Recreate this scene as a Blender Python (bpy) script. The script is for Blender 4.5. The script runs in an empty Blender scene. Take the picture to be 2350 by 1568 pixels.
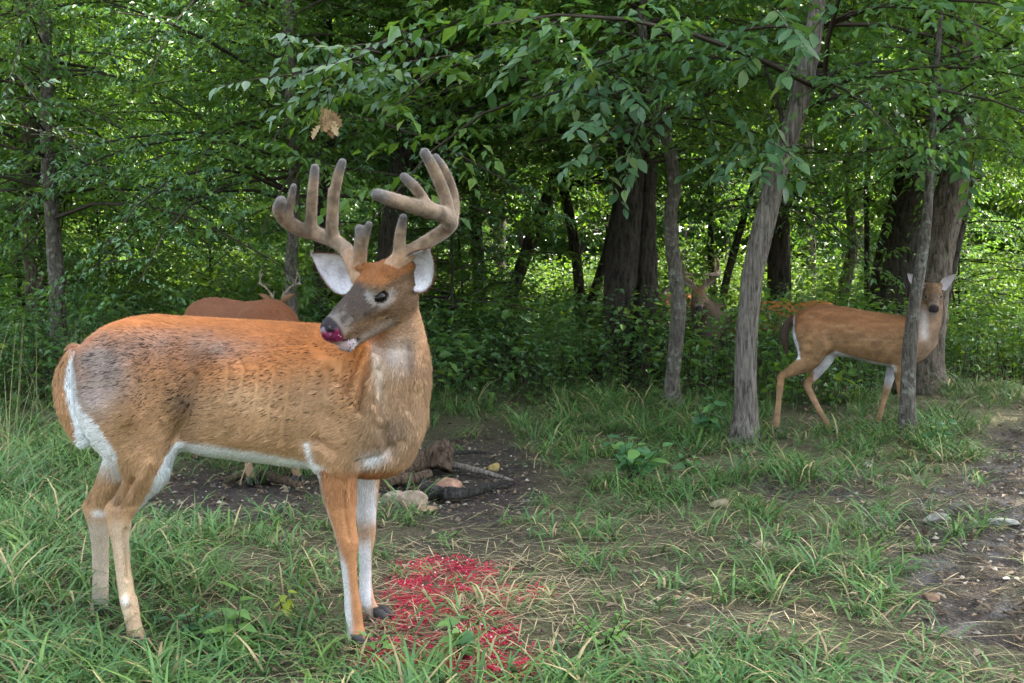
import bpy, math, random
import numpy as np
from mathutils import Vector, Matrix, noise as mnoise

# ------------------------------------------------------------------ camera, sky, sun, exposure
scene = bpy.context.scene
COL = scene.collection
F_PX, HOR, CAM_H = 2409.0, 643.0, 1.09          # focal length and horizon row for a 2350 x 1568 frame
PITCH = math.atan((784 - HOR) / F_PX)
cam_d = bpy.data.cameras.new('camera')
cam_d.sensor_width = 36.0
cam_d.lens = 36.0 * F_PX / 2350.0
cam_d.clip_start = 0.05
cam_d.clip_end = 1500.0
cam = bpy.data.objects.new('camera', cam_d)
COL.objects.link(cam)
cam.location = (0, 0, CAM_H)
cam.rotation_euler = (math.pi / 2 - PITCH, 0, 0)
scene.camera = cam

SUN_EL, SUN_AZ = math.radians(57), math.radians(52)   # azimuth measured from +Y (ahead) towards +X (right)
world = bpy.data.worlds.new('World')
scene.world = world
world.use_nodes = True
wn = world.node_tree
for n in list(wn.nodes):
    wn.nodes.remove(n)
wo = wn.nodes.new('ShaderNodeOutputWorld')
wb = wn.nodes.new('ShaderNodeBackground')
sky = wn.nodes.new('ShaderNodeTexSky')
sky.sky_type = 'NISHITA'
sky.sun_disc = False
sky.sun_elevation = SUN_EL
sky.sun_rotation = SUN_AZ
sky.dust_density = 3.0
sky.air_density = 1.0
sky.ozone_density = 1.0
whs = wn.nodes.new('ShaderNodeHueSaturation')      # thin morning haze: a paler sky
whs.inputs['Saturation'].default_value = 0.5
wn.links.new(sky.outputs[0], whs.inputs['Color'])
wn.links.new(whs.outputs[0], wb.inputs[0])
wb.inputs[1].default_value = 0.15
wn.links.new(wb.outputs[0], wo.inputs[0])

sun_d = bpy.data.lights.new('sun', 'SUN')
sun_d.energy = 3.2
sun_d.angle = math.radians(0.6)
sun_d.color = (1.0, 0.93, 0.80)
sun = bpy.data.objects.new('sun', sun_d)
COL.objects.link(sun)
sdir = Vector((math.sin(SUN_AZ) * math.cos(SUN_EL), math.cos(SUN_AZ) * math.cos(SUN_EL), math.sin(SUN_EL)))
sun.rotation_euler = sdir.to_track_quat('Z', 'Y').to_euler()
sun.location = (4, 10, 30)

vs = scene.view_settings
vs.view_transform = 'Standard'
vs.look = 'None'
vs.gamma = 1.0
vs.use_curve_mapping = False
vs.exposure = 3.2
scene.render.film_transparent = False
cy = scene.cycles
cy.max_bounces = 4
cy.diffuse_bounces = 3
cy.glossy_bounces = 2
cy.transmission_bounces = 2
cy.transparent_max_bounces = 4
cy.caustics_reflective = False
cy.caustics_refractive = False
cy.sample_clamp_indirect = 6.0
cy.use_denoising = True
cy.use_adaptive_sampling = True
cy.adaptive_threshold = 0.03
cy.use_light_tree = False

# ------------------------------------------------------------------ helpers
rng = np.random.default_rng(7)
random.seed(7)
_sp, _cp = math.sin(PITCH), math.cos(PITCH)


def P(px, py, Y):
    """point at distance Y in front of the camera that the photograph shows at px, py"""
    xc = (px - 1175.0) / F_PX
    yc = (784.0 - py) / F_PX
    dy = _cp + yc * _sp
    dz = -_sp + yc * _cp
    t = Y / dy
    return np.array([xc * t, Y, CAM_H + dz * t])


def proj(V):
    """pixel of world points"""
    d = V - np.array([0, 0, CAM_H])
    fw = d[:, 1] * _cp - d[:, 2] * _sp
    up = d[:, 1] * _sp + d[:, 2] * _cp
    return 1175 + F_PX * d[:, 0] / fw, 784 - F_PX * up / fw


def gz(x, y):
    """ground height"""
    x = np.asarray(x, float)
    y = np.asarray(y, float)
    z = 0.018 * np.sin(1.3 * x + 0.7 * y + 1.0) + 0.014 * np.sin(2.9 * x - 1.7 * y) + 0.010 * np.sin(4.1 * y + 2.2 * x + .6)
    z = z + 0.05 * np.sin(0.31 * x + 0.2 * y) * np.clip((y - 6) / 6, 0, 1)
    z = z + 0.02 * np.clip(y - 14, 0, 60)
    return z - 0.01


def G(px, py):
    """ground point (flat) seen at px, py"""
    a = P(px, py, 1.0)
    t = -CAM_H / (a[2] - CAM_H)
    x, y = a[0] * t, t
    for _ in range(3):
        z = float(gz(x, y))
        t = (z - CAM_H) / (a[2] - CAM_H)
        x, y = a[0] * t, t
    return np.array([x, y, float(gz(x, y))])


_PERM = np.random.default_rng(3).permutation(256)
_PERM = np.concatenate([_PERM, _PERM, _PERM])
_VAL = np.random.default_rng(5).random(256)


def vnoise(p):
    """value noise 0..1 on points (n,3)"""
    i = np.floor(p).astype(int)
    f = p - i
    f = f * f * (3 - 2 * f)
    i &= 255
    r = 0
    for dx in (0, 1):
        wx = f[:, 0] if dx else 1 - f[:, 0]
        for dy in (0, 1):
            wy = f[:, 1] if dy else 1 - f[:, 1]
            for dz in (0, 1):
                wz = f[:, 2] if dz else 1 - f[:, 2]
                h = _PERM[_PERM[_PERM[(i[:, 0] + dx) & 255] + ((i[:, 1] + dy) & 255)] + ((i[:, 2] + dz) & 255)]
                r = r + wx * wy * wz * _VAL[h]
    return r


def fbm(p, s, oct=3):
    r, a, t = 0, 1.0, 0
    for k in range(oct):
        r = r + a * vnoise(p * s * 2 ** k + 17.3 * k)
        t += a
        a *= .5
    return r / t


def sstep(a, b, x):
    t = np.clip((x - a) / (b - a), 0, 1)
    return t * t * (3 - 2 * t)


def mk(name, V, T, mat=None, smooth=True, cols=None, normals=None):
    """mesh from arrays; T is (n,k) or a list of such arrays"""
    V = np.asarray(V, np.float32)
    Ts = T if isinstance(T, list) else [T]
    Ts = [np.asarray(t, np.int32) for t in Ts if len(t)]
    me = bpy.data.meshes.new(name)
    me.vertices.add(len(V))
    me.vertices.foreach_set('co', V.ravel())
    nl = sum(t.size for t in Ts)
    npoly = sum(len(t) for t in Ts)
    me.loops.add(nl)
    me.loops.foreach_set('vertex_index', np.concatenate([t.ravel() for t in Ts]))
    me.polygons.add(npoly)
    tot = np.concatenate([np.full(len(t), t.shape[1], np.int32) for t in Ts])
    st = np.concatenate([[0], np.cumsum(tot)[:-1]]).astype(np.int32)
    me.polygons.foreach_set('loop_start', st)
    me.polygons.foreach_set('loop_total', tot)
    me.update(calc_edges=True)
    if smooth:
        me.polygons.foreach_set('use_smooth', np.ones(npoly, bool))
    else:
        me.polygons.foreach_set('use_smooth', np.zeros(npoly, bool))
    if cols is not None:
        a = me.attributes.new('Col', 'FLOAT_COLOR', 'POINT')
        c = np.ones((len(V), 4), np.float32)
        c[:, :3] = cols
        a.data.foreach_set('color', c.ravel())
    if normals is not None:
        me.normals_split_custom_set_from_vertices(np.asarray(normals, np.float32).tolist() if False else np.asarray(normals, np.float32))
    if mat is not None:
        me.materials.append(mat)
    return me


def ob(name, me, parent=None, label=None, cat=None, group=None, kind=None, loc=None):
    o = bpy.data.objects.new(name, me)
    COL.objects.link(o)
    if parent is not None:
        o.parent = parent
    if loc is not None:
        o.location = loc
    if label:
        o['label'] = label
    if cat:
        o['category'] = cat
    if group:
        o['group'] = group
    if kind:
        o['kind'] = kind
    return o


def empty(name, loc, label, cat, group=None, rotz=0.0):
    o = ob(name, None, None, label, cat, group, None, loc)
    o.rotation_euler = (0, 0, rotz)
    o.empty_display_size = 0.2
    return o


def vec_norm(a):
    a = np.asarray(a, float)
    return a / np.maximum(np.linalg.norm(a, axis=-1, keepdims=True), 1e-9)


def vnormals(V, T):
    n = np.zeros_like(V, dtype=float)
    for k in range(2 if T.shape[1] == 4 else 1):
        t = T[:, [0, 1, 2]] if k == 0 else T[:, [0, 2, 3]]
        fn = np.cross(V[t[:, 1]] - V[t[:, 0]], V[t[:, 2]] - V[t[:, 0]])
        for j in range(3):
            np.add.at(n, t[:, j], fn)
    return vec_norm(n)


class Geo:
    """collects arrays into one mesh"""
    def __init__(s):
        s.V, s.T, s.C, s.n = [], {}, [], 0

    def add(s, V, T, C=None):
        V = np.asarray(V, float)
        T = np.asarray(T)
        s.V.append(V)
        s.T.setdefault(T.shape[1], []).append(T + s.n)
        if C is not None:
            s.C.append(np.broadcast_to(np.asarray(C, float), (len(V), 3)))
        s.n += len(V)

    def mesh(s, name, mat, smooth=True):
        return mk(name, np.concatenate(s.V), [np.concatenate(t) for t in s.T.values()], mat, smooth,
                  np.concatenate(s.C) if s.C else None)


def crom(pts, n):
    """Catmull-Rom resample of (k,d) control points to n rows"""
    p = np.asarray(pts, float)
    if len(p) == 2:
        t = np.linspace(0, 1, n)[:, None]
        return p[0] * (1 - t) + p[1] * t
    q = np.vstack([2 * p[0] - p[1], p, 2 * p[-1] - p[-2]])
    u = np.linspace(0, len(p) - 1 - 1e-6, n)
    i = u.astype(int)
    t = (u - i)[:, None]
    a, b, c, d = q[i], q[i + 1], q[i + 2], q[i + 3]
    return .5 * (2 * b + (c - a) * t + (2 * a - 5 * b + 4 * c - d) * t * t + (3 * b - a - 3 * c + d) * t ** 3)


def tube(pts, radii, seg=8, rough=0.0, cap=True, seed=0, fs=6.0):
    """swept tube; pts (n,3), radii (n,)"""
    p = np.asarray(pts, float)
    r = np.asarray(radii, float)
    n = len(p)
    t = vec_norm(np.gradient(p, axis=0))
    ref = np.array([1.0, 0, 0]) if abs(t[0, 0]) < .8 else np.array([0, 1.0, 0])
    a = vec_norm(np.cross(t, ref))
    b = np.cross(t, a)
    th = np.linspace(0, 2 * math.pi, seg, endpoint=False)
    dirs = a[:, None] * np.cos(th)[None, :, None] + b[:, None] * np.sin(th)[None, :, None]
    rr = np.repeat(r[:, None], seg, 1)
    if rough:
        q = (p[:, None] + dirs * r[:, None, None]).reshape(-1, 3)
        q = q * np.array([fs, fs, fs * .28]) + seed * 7.7
        rr = rr * (1 + rough * (fbm(q, 1.0, 3).reshape(n, seg) - .5) * 2)
    V = (p[:, None] + dirs * rr[..., None]).reshape(-1, 3)
    i = np.arange(n - 1)[:, None] * seg
    j = np.arange(seg)[None]
    k = (j + 1) % seg
    T = np.stack([i + j, i + k, i + seg + k, i + seg + j], -1).reshape(-1, 4)
    if cap:
        V = np.vstack([V, p[0], p[-1]])
        j = np.arange(seg)
        k = (j + 1) % seg
        c0, c1 = n * seg, n * seg + 1
        e = (n - 1) * seg
        tri = np.vstack([np.stack([np.full(seg, c0), k, j, j], -1), np.stack([np.full(seg, c1), e + j, e + k, e + k], -1)])
        return V, T, tri[:, :3]
    return V, T, np.zeros((0, 3), int)


def add_tube(g, pts, radii, seg=8, col=None, **kw):
    V, T, c = tube(pts, radii, seg, **kw)
    n0 = g.n
    g.add(V, T, col)
    if len(c):
        g.T.setdefault(3, []).append(c + n0)


# ------------------------------------------------------------------ materials
def new_mat(name):
    m = bpy.data.materials.new(name)
    m.use_nodes = True
    nt = m.node_tree
    for n in list(nt.nodes):
        nt.nodes.remove(n)
    out = nt.nodes.new('ShaderNodeOutputMaterial')
    return m, nt, out


def nd(nt, typ, **kw):
    n = nt.nodes.new(typ)
    for k, v in kw.items():
        setattr(n, k, v)
    return n


def ramp(nt, fac, stops):
    r = nt.nodes.new('ShaderNodeValToRGB')
    el = r.color_ramp.elements
    while len(el) < len(stops):
        el.new(.5)
    for e, (p, c) in zip(el, stops):
        e.position = p
        e.color = (*c, 1)
    nt.links.new(fac, r.inputs[0])
    return r.outputs[0]


def leaf_mat(name, stops, transl=.45, rough=.5, spec=.35, tcol=None):
    """leaf: colour differs from leaf to leaf (random per island), light passes through"""
    m, nt, out = new_mat(name)
    geo = nd(nt, 'ShaderNodeNewGeometry')
    inf = nd(nt, 'ShaderNodeObjectInfo')
    ad = nd(nt, 'ShaderNodeMath', operation='ADD')
    nt.links.new(geo.outputs['Random Per Island'], ad.inputs[0])
    nt.links.new(inf.outputs['Random'], ad.inputs[1])
    fr = nd(nt, 'ShaderNodeMath', operation='FRACT')
    nt.links.new(ad.outputs[0], fr.inputs[0])
    c = ramp(nt, fr.outputs[0], stops)
    b = nd(nt, 'ShaderNodeBsdfPrincipled')
    nt.links.new(c, b.inputs['Base Color'])
    b.inputs['Roughness'].default_value = rough
    b.inputs['Specular IOR Level'].default_value = spec
    t = nd(nt, 'ShaderNodeBsdfTranslucent')
    mx = nd(nt, 'ShaderNodeMix', data_type='RGBA', blend_type='MULTIPLY')
    mx.inputs[0].default_value = 1.0
    nt.links.new(c, mx.inputs[6])
    mx.inputs[7].default_value = (*(tcol or (1.9, 1.7, .45)), 1)
    nt.links.new(mx.outputs[2], t.inputs[0])
    ms = nd(nt, 'ShaderNodeMixShader')
    ms.inputs[0].default_value = transl
    nt.links.new(b.outputs[0], ms.inputs[1])
    nt.links.new(t.outputs[0], ms.inputs[2])
    nt.links.new(ms.outputs[0], out.inputs[0])
    return m


def col_mat(name, rough=.8, spec=.2, transl=0.0, bump=0.0, bscale=60.0, sheen=0.0, var=0.0, vscale=30.0):
    """colour from the mesh's own colour attribute"""
    m, nt, out = new_mat(name)
    a = nd(nt, 'ShaderNodeAttribute', attribute_name='Col')
    b = nd(nt, 'ShaderNodeBsdfPrincipled')
    c = a.outputs['Color']
    tc = nd(nt, 'ShaderNodeTexCoord')
    if var:
        n = nd(nt, 'ShaderNodeTexNoise')
        n.inputs['Scale'].default_value = vscale
        n.inputs['Detail'].default_value = 5
        nt.links.new(tc.outputs['Object'], n.inputs['Vector'])
        mr = nd(nt, 'ShaderNodeMapRange')
        mr.inputs[1].default_value = .3
        mr.inputs[2].default_value = .7
        mr.inputs[3].default_value = 1 - var
        mr.inputs[4].default_value = 1 + var
        nt.links.new(n.outputs[0], mr.inputs[0])
        mx = nd(nt, 'ShaderNodeVectorMath', operation='SCALE')
        nt.links.new(c, mx.inputs[0])
        nt.links.new(mr.outputs[0], mx.inputs['Scale'])
        c = mx.outputs[0]
    nt.links.new(c, b.inputs['Base Color'])
    b.inputs['Roughness'].default_value = rough
    b.inputs['Specular IOR Level'].default_value = spec
    if sheen:
        b.inputs['Sheen Weight'].default_value = sheen
    if bump:
        n2 = nd(nt, 'ShaderNodeTexNoise')
        n2.inputs['Scale'].default_value = bscale
        n2.inputs['Detail'].default_value = 6
        nt.links.new(tc.outputs['Object'], n2.inputs['Vector'])
        bp = nd(nt, 'ShaderNodeBump')
        bp.inputs['Strength'].default_value = bump
        bp.inputs['Distance'].default_value = .02
        nt.links.new(n2.outputs[0], bp.inputs['Height'])
        nt.links.new(bp.outputs[0], b.inputs['Normal'])
    if transl:
        t = nd(nt, 'ShaderNodeBsdfTranslucent')
        nt.links.new(c, t.inputs[0])
        ms = nd(nt, 'ShaderNodeMixShader')
        ms.inputs[0].default_value = transl
        nt.links.new(b.outputs[0], ms.inputs[1])
        nt.links.new(t.outputs[0], ms.inputs[2])
        nt.links.new(ms.outputs[0], out.inputs[0])
    else:
        nt.links.new(b.outputs[0], out.inputs[0])
    return m


def bark_mat(name, dark, light, lichen, lich_amt=.5, vs=1.0, bump=.9, zs=8.0):
    """furrowed bark: ridges stretched along the trunk, with lichen patches"""
    m, nt, out = new_mat(name)
    tc = nd(nt, 'ShaderNodeTexCoord')
    mp = nd(nt, 'ShaderNodeMapping')
    mp.inputs['Scale'].default_value = (34 * vs, 34 * vs, zs * vs)
    nt.links.new(tc.outputs['Object'], mp.inputs[0])
    n1 = nd(nt, 'ShaderNodeTexNoise')
    n1.inputs['Scale'].default_value = 1.0
    n1.inputs['Detail'].default_value = 6
    n1.inputs['Roughness'].default_value = .65
    n1.inputs['Distortion'].default_value = .6
    nt.links.new(mp.outputs[0], n1.inputs['Vector'])
    c1 = ramp(nt, n1.outputs[0], [(.36, dark), (.47, tuple(.35 * a + .5 * b for a, b in zip(dark, light))), (.62, light)])
    n2 = nd(nt, 'ShaderNodeTexNoise')
    n2.inputs['Scale'].default_value = 9 * vs
    n2.inputs['Detail'].default_value = 7
    n2.inputs['Roughness'].default_value = .7
    nt.links.new(tc.outputs['Object'], n2.inputs['Vector'])
    mr = nd(nt, 'ShaderNodeMapRange')
    mr.inputs[1].default_value = .52
    mr.inputs[2].default_value = .66
    mr.inputs[3].default_value = 0
    mr.inputs[4].default_value = lich_amt
    nt.links.new(n2.outputs[0], mr.inputs[0])
    mx = nd(nt, 'ShaderNodeMix', data_type='RGBA')
    nt.links.new(mr.outputs[0], mx.inputs[0])
    nt.links.new(c1, mx.inputs[6])
    mx.inputs[7].default_value = (*lichen, 1)
    b = nd(nt, 'ShaderNodeBsdfPrincipled')
    nt.links.new(mx.outputs[2], b.inputs['Base Color'])
    b.inputs['Roughness'].default_value = .9
    b.inputs['Specular IOR Level'].default_value = .15
    bp = nd(nt, 'ShaderNodeBump')
    bp.inputs['Strength'].default_value = bump
    bp.inputs['Distance'].default_value = .06
    nt.links.new(n1.outputs[0], bp.inputs['Height'])
    nt.links.new(bp.outputs[0], b.inputs['Normal'])
    nt.links.new(b.outputs[0], out.inputs[0])
    return m


def plain_mat(name, col, rough=.5, spec=.5, coat=0.0):
    m, nt, out = new_mat(name)
    b = nd(nt, 'ShaderNodeBsdfPrincipled')
    n = nd(nt, 'ShaderNodeTexNoise')
    n.inputs['Scale'].default_value = 25
    c = ramp(nt, n.outputs[0], [(.3, tuple(v * .8 for v in col)), (.7, tuple(v * 1.15 for v in col))])
    nt.links.new(c, b.inputs['Base Color'])
    b.inputs['Roughness'].default_value = rough
    b.inputs['Specular IOR Level'].default_value = spec
    b.inputs['Coat Weight'].default_value = coat
    nt.links.new(b.outputs[0], out.inputs[0])
    return m


M_COAT = col_mat('coat', .85, .12, var=.10, vscale=45, bump=.10, bscale=160)
M_FUR = col_mat('fur', .75, .18)
M_VELVET = col_mat('velvet', .95, .08, var=.22, vscale=70, sheen=.3, bump=.3, bscale=220)
M_EYE = plain_mat('eye', (.004, .003, .003), .12, .22, 0.0)
M_EYE_FAR = plain_mat('eye_matte', (.006, .005, .005), .5, .15)  # matte copy for the other deer, damps the bright reflection
M_HOOF = plain_mat('hoof', (.018, .015, .014), .45, .4)
M_EAR = col_mat('ear_skin', .85, .12, transl=.12, var=.08, vscale=90)
# ------------------------------------------------------------------ implicit surfaces for the animals
class SDF:
    def __init__(s, lo, hi, h):
        s.lo = np.asarray(lo, float)
        s.h = h
        s.dim = np.ceil((np.asarray(hi, float) - s.lo) / h).astype(int) + 1
        s.f = np.full(s.dim, 0.3, np.float32)

    def _reg(s, lo, hi, m):
        a = np.maximum(np.floor((np.asarray(lo) - m - s.lo) / s.h).astype(int), 0)
        b = np.minimum(np.ceil((np.asarray(hi) + m - s.lo) / s.h).astype(int) + 1, s.dim)
        if (b <= a).any():
            return None
        ax = [(s.lo[i] + s.h * np.arange(a[i], b[i])).astype(np.float32) for i in range(3)]
        return tuple(slice(a[i], b[i]) for i in range(3)), ax[0][:, None, None], ax[1][None, :, None], ax[2][None, None, :]

    def _mix(s, sl, d, k, sub=False):
        a = s.f[sl]
        if sub:
            d = -d
            hh = np.maximum(k - np.abs(a - d), 0) / k
            s.f[sl] = np.maximum(a, d) + hh * hh * k * .25
        else:
            hh = np.maximum(k - np.abs(a - d), 0) / k
            s.f[sl] = np.minimum(a, d) - hh * hh * k * .25

    def cone(s, a, b, ra, rb, k=.03, q=1.0):
        a = np.asarray(a, float)
        b = np.asarray(b, float)
        r = max(ra, rb) * max(1, q)
        rg = s._reg(np.minimum(a, b) - r, np.maximum(a, b) + r, k + 2 * s.h)
        if rg is None:
            return
        sl, X, Y, Z = rg
        ba = b - a
        t = ((X - a[0]) * ba[0] + (Y - a[1]) * ba[1] + (Z - a[2]) * ba[2]) / max(ba @ ba, 1e-9)
        t = np.clip(t, 0, 1)
        d = np.sqrt((X - a[0] - t * ba[0]) ** 2 + ((Y - a[1] - t * ba[1]) / q) ** 2 + (Z - a[2] - t * ba[2]) ** 2) - (ra + t * (rb - ra))
        s._mix(sl, d, k)

    def chain(s, pts, k=.03, q=1.0):
        """tapered limb through all points, joined to the rest once"""
        if len(pts) > 2:
            c = crom([np.append(p, r) for p, r in pts], (len(pts) - 1) * 4 + 1)
        else:
            c = np.array([np.append(p, r) for p, r in pts])
        r = c[:, 3].max() * max(1, q)
        rg = s._reg(c[:, :3].min(0) - r, c[:, :3].max(0) + r, k + 2 * s.h)
        if rg is None:
            return
        sl, X, Y, Z = rg
        best = None
        for a, b in zip(c[:-1], c[1:]):
            ba = b[:3] - a[:3]
            t = ((X - a[0]) * ba[0] + (Y - a[1]) * ba[1] + (Z - a[2]) * ba[2]) / max(ba @ ba, 1e-9)
            t = np.clip(t, 0, 1)
            d = np.sqrt((X - a[0] - t * ba[0]) ** 2 + ((Y - a[1] - t * ba[1]) / q) ** 2 + (Z - a[2] - t * ba[2]) ** 2) - (a[3] + t * (b[3] - a[3]))
            best = d if best is None else np.minimum(best, d)
        s._mix(sl, best, k)

    def ell(s, c, r, k=.03, fr=None, sub=False):
        c = np.asarray(c, float)
        r = np.asarray(r, float)
        m = r.max()
        rg = s._reg(c - m, c + m, k + 2 * s.h)
        if rg is None:
            return
        sl, X, Y, Z = rg
        if fr is None:
            fr = np.eye(3)
        x, y, z = X - c[0], Y - c[1], Z - c[2]
        q = 0
        q2 = 0
        for i in range(3):
            w = x * fr[i][0] + y * fr[i][1] + z * fr[i][2]
            q = q + (w / r[i]) ** 2
            q2 = q2 + (w / r[i] ** 2) ** 2
        l = np.sqrt(q)
        d = l * (l - 1) / np.maximum(np.sqrt(q2), 1e-6)
        s._mix(sl, d, k, sub)

    def loft(s, st, k=.03, e=2.2):
        """st rows: x, top, bottom, half width, centre y"""
        st = np.asarray(st, float)
        xs = np.linspace(st[0, 0], st[-1, 0], 160)
        prof = np.stack([np.interp(xs, st[:, 0], st[:, i]) for i in range(1, 5)], 1)
        ker = np.exp(-np.linspace(-2, 2, 13) ** 2)
        ker /= ker.sum()
        pad = np.pad(prof, ((6, 6), (0, 0)), 'edge')
        prof = np.stack([np.convolve(pad[:, i], ker, 'valid') for i in range(4)], 1)
        hw = prof[:, 2].max()
        lo = (xs[0], prof[:, 3].min() - hw, prof[:, 1].min())
        hi = (xs[-1], prof[:, 3].max() + hw, prof[:, 0].max())
        sl, X, Y, Z = s._reg(lo, hi, k + 2 * s.h)
        x1 = np.clip(X[:, 0, 0], xs[0], xs[-1])
        g = [np.interp(x1, xs, prof[:, i])[:, None, None] for i in range(4)]
        hz = np.maximum((g[0] - g[1]) / 2, .01)
        zc = (g[0] + g[1]) / 2
        w = np.maximum(g[2], .01)
        rr = (np.abs((Z - zc) / hz) ** e + np.abs((Y - g[3]) / w) ** e) ** (1 / e)
        d = (rr - 1) * np.minimum(hz, w)
        dx = np.maximum(np.maximum(xs[0] - X, X - xs[-1]), 0)
        d = np.where(dx > 0, np.sqrt(np.maximum(d, 0) ** 2 + dx ** 2), d)
        s._mix(sl, d.astype(np.float32), k)

    def mesh(s):
        f = s.f
        ins = f < 0
        n = np.array(f.shape) - 1
        cnt = np.zeros(n, np.int8)
        for dx in (0, 1):
            for dy in (0, 1):
                for dz in (0, 1):
                    cnt += ins[dx:n[0] + dx, dy:n[1] + dy, dz:n[2] + dz]
        act = np.argwhere((cnt > 0) & (cnt < 8))
        idx = np.full(n, -1, np.int32)
        idx[act[:, 0], act[:, 1], act[:, 2]] = np.arange(len(act))
        acc = np.zeros((len(act), 3))
        num = np.zeros(len(act))
        cor = [(0, 0, 0), (1, 0, 0), (0, 1, 0), (1, 1, 0), (0, 0, 1), (1, 0, 1), (0, 1, 1), (1, 1, 1)]
        val = [f[act[:, 0] + c[0], act[:, 1] + c[1], act[:, 2] + c[2]] for c in cor]
        for a in range(8):
            for b in range(a + 1, 8):
                df = np.array(cor[b]) - np.array(cor[a])
                if np.abs(df).sum() != 1:
                    continue
                va, vb = val[a], val[b]
                m = (va < 0) != (vb < 0)
                t = np.where(m, va / np.where(m, va - vb, 1), 0)
                acc += m[:, None] * (np.array(cor[a]) + t[:, None] * df)
                num += m
        V = (act + acc / num[:, None]) * s.h + s.lo
        Q = []
        for ax in range(3):
            sh = [slice(1, n[i]) for i in range(3)]
            sh[ax] = slice(0, n[ax])
            sh2 = list(sh)
            sh2[ax] = slice(1, n[ax] + 1)
            A, B = ins[tuple(sh)], ins[tuple(sh2)]
            e = np.argwhere(A != B)
            off = np.array([1, 1, 1])
            off[ax] = 0
            e = e + off
            o1, o2 = [(1, 2), (2, 0), (0, 1)][ax]
            d1 = np.zeros(3, int)
            d1[o1] = 1
            d2 = np.zeros(3, int)
            d2[o2] = 1
            q = [idx[tuple((e - a).T)] for a in (d1 + d2, d2, 0 * d1, d1)]
            q = np.stack(q, 1)
            fl = ~ins[tuple(e.T)]
            q[fl] = q[fl][:, ::-1]
            Q.append(q)
        Q = np.concatenate(Q)
        Q = Q[(Q >= 0).all(1)]
        return V, Q


def smooth_mesh(V, Q, it=2, lam=.5):
    e = np.concatenate([Q[:, [0, 1]], Q[:, [1, 2]], Q[:, [2, 3]], Q[:, [3, 0]]])
    deg = np.bincount(e[:, 0], minlength=len(V)) + np.bincount(e[:, 1], minlength=len(V))
    for k in range(it):
        for l in (lam, -lam * .95):
            a = np.zeros_like(V)
            for i in range(3):
                a[:, i] = np.bincount(e[:, 0], V[e[:, 1], i], len(V)) + np.bincount(e[:, 1], V[e[:, 0], i], len(V))
            V = V + l * (a / np.maximum(deg, 1)[:, None] - V)
    return V


def head_frame(Fv, roll=0.0):
    Fv = vec_norm(Fv)
    R = vec_norm(np.cross(Fv, [0, 0, 1.0]))
    U = np.cross(R, Fv)
    if roll:
        R, U = R * math.cos(roll) + U * math.sin(roll), U * math.cos(roll) - R * math.sin(roll)
    return np.array([Fv, R, U])


def head_prims(s, O, fr, sc=1.0, k=.02):
    def h(f, r, u):
        return O + sc * (f * fr[0] + r * fr[1] + u * fr[2])

    def el(c, r, kk=k, sub=False):
        s.ell(h(*c), np.array(r) * sc, kk * sc, fr, sub)
    el((-.045, 0, .000), (.085, .062, .064), .03)                      # skull
    el((.00, 0, .012), (.06, .050, .046))
    s.cone(h(.02, 0, .004), h(.170, 0, -.028), .049 * sc, .036 * sc, .02 * sc)   # bridge of the nose
    s.cone(h(.04, 0, -.030), h(.176, 0, -.044), .047 * sc, .036 * sc, .02 * sc)  # upper jaw
    el((.196, 0, -.034), (.024, .034, .031), .016)
    for sg in (-1, 1):
        el((.188, sg * .020, -.036), (.024, .018, .024), .012)         # nostril wings
        el((.211, sg * .027, -.030), (.013, .009, .007), .006, True)   # nostril
        el((-.03, sg * .036, -.045), (.062, .030, .050), .03)          # cheek
        el((.020, sg * .048, .020), (.036, .019, .013), .012)          # brow
        el((.040, sg * .041, -.036), (.045, .017, .014), .02)          # cheekbone below the eye
        el((.032, sg * .060, -.008), (.017, .010, .012), .008, True)   # eye socket
        el((.034, sg * .049, .008), (.021, .0135, .006), .006)         # upper lid
        el((.030, sg * .049, -.024), (.020, .012, .005), .006)         # lower lid
        el((-.085, sg * .050, .028), (.03, .022, .026), .02)           # ear base
    s.cone(h(-.05, 0, -.074), h(.150, 0, -.086), .050 * sc, .024 * sc, .02 * sc)  # lower jaw
    el((.165, 0, -.088), (.028, .024, .019), .012)                     # chin
    for sg in (-1, 1):
        s.cone(h(.14, sg * .036, -.088), h(.195, sg * .022, -.0645), .0035 * sc, .003 * sc, .003)
        s.ell(h(.165, sg * .036, -.078), np.array((.026, .010, .0028)) * sc, .005 * sc, np.array([vec_norm(fr[0] + .45 * fr[2]), fr[1], vec_norm(fr[2] - .45 * fr[0])]), True)  # mouth line
    return h


def uv_sphere(c, r, nu=20, nv=14):
    V, T = [], []
    for i in range(nv + 1):
        a = math.pi * i / nv
        for j in range(nu):
            b = 2 * math.pi * j / nu
            V.append((c[0] + r * math.sin(a) * math.cos(b), c[1] + r * math.sin(a) * math.sin(b), c[2] + r * math.cos(a)))
    for i in range(nv):
        for j in range(nu):
            T.append((i * nu + j, (i + 1) * nu + j, (i + 1) * nu + (j + 1) % nu, i * nu + (j + 1) % nu))
    return np.array(V), np.array(T)


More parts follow.
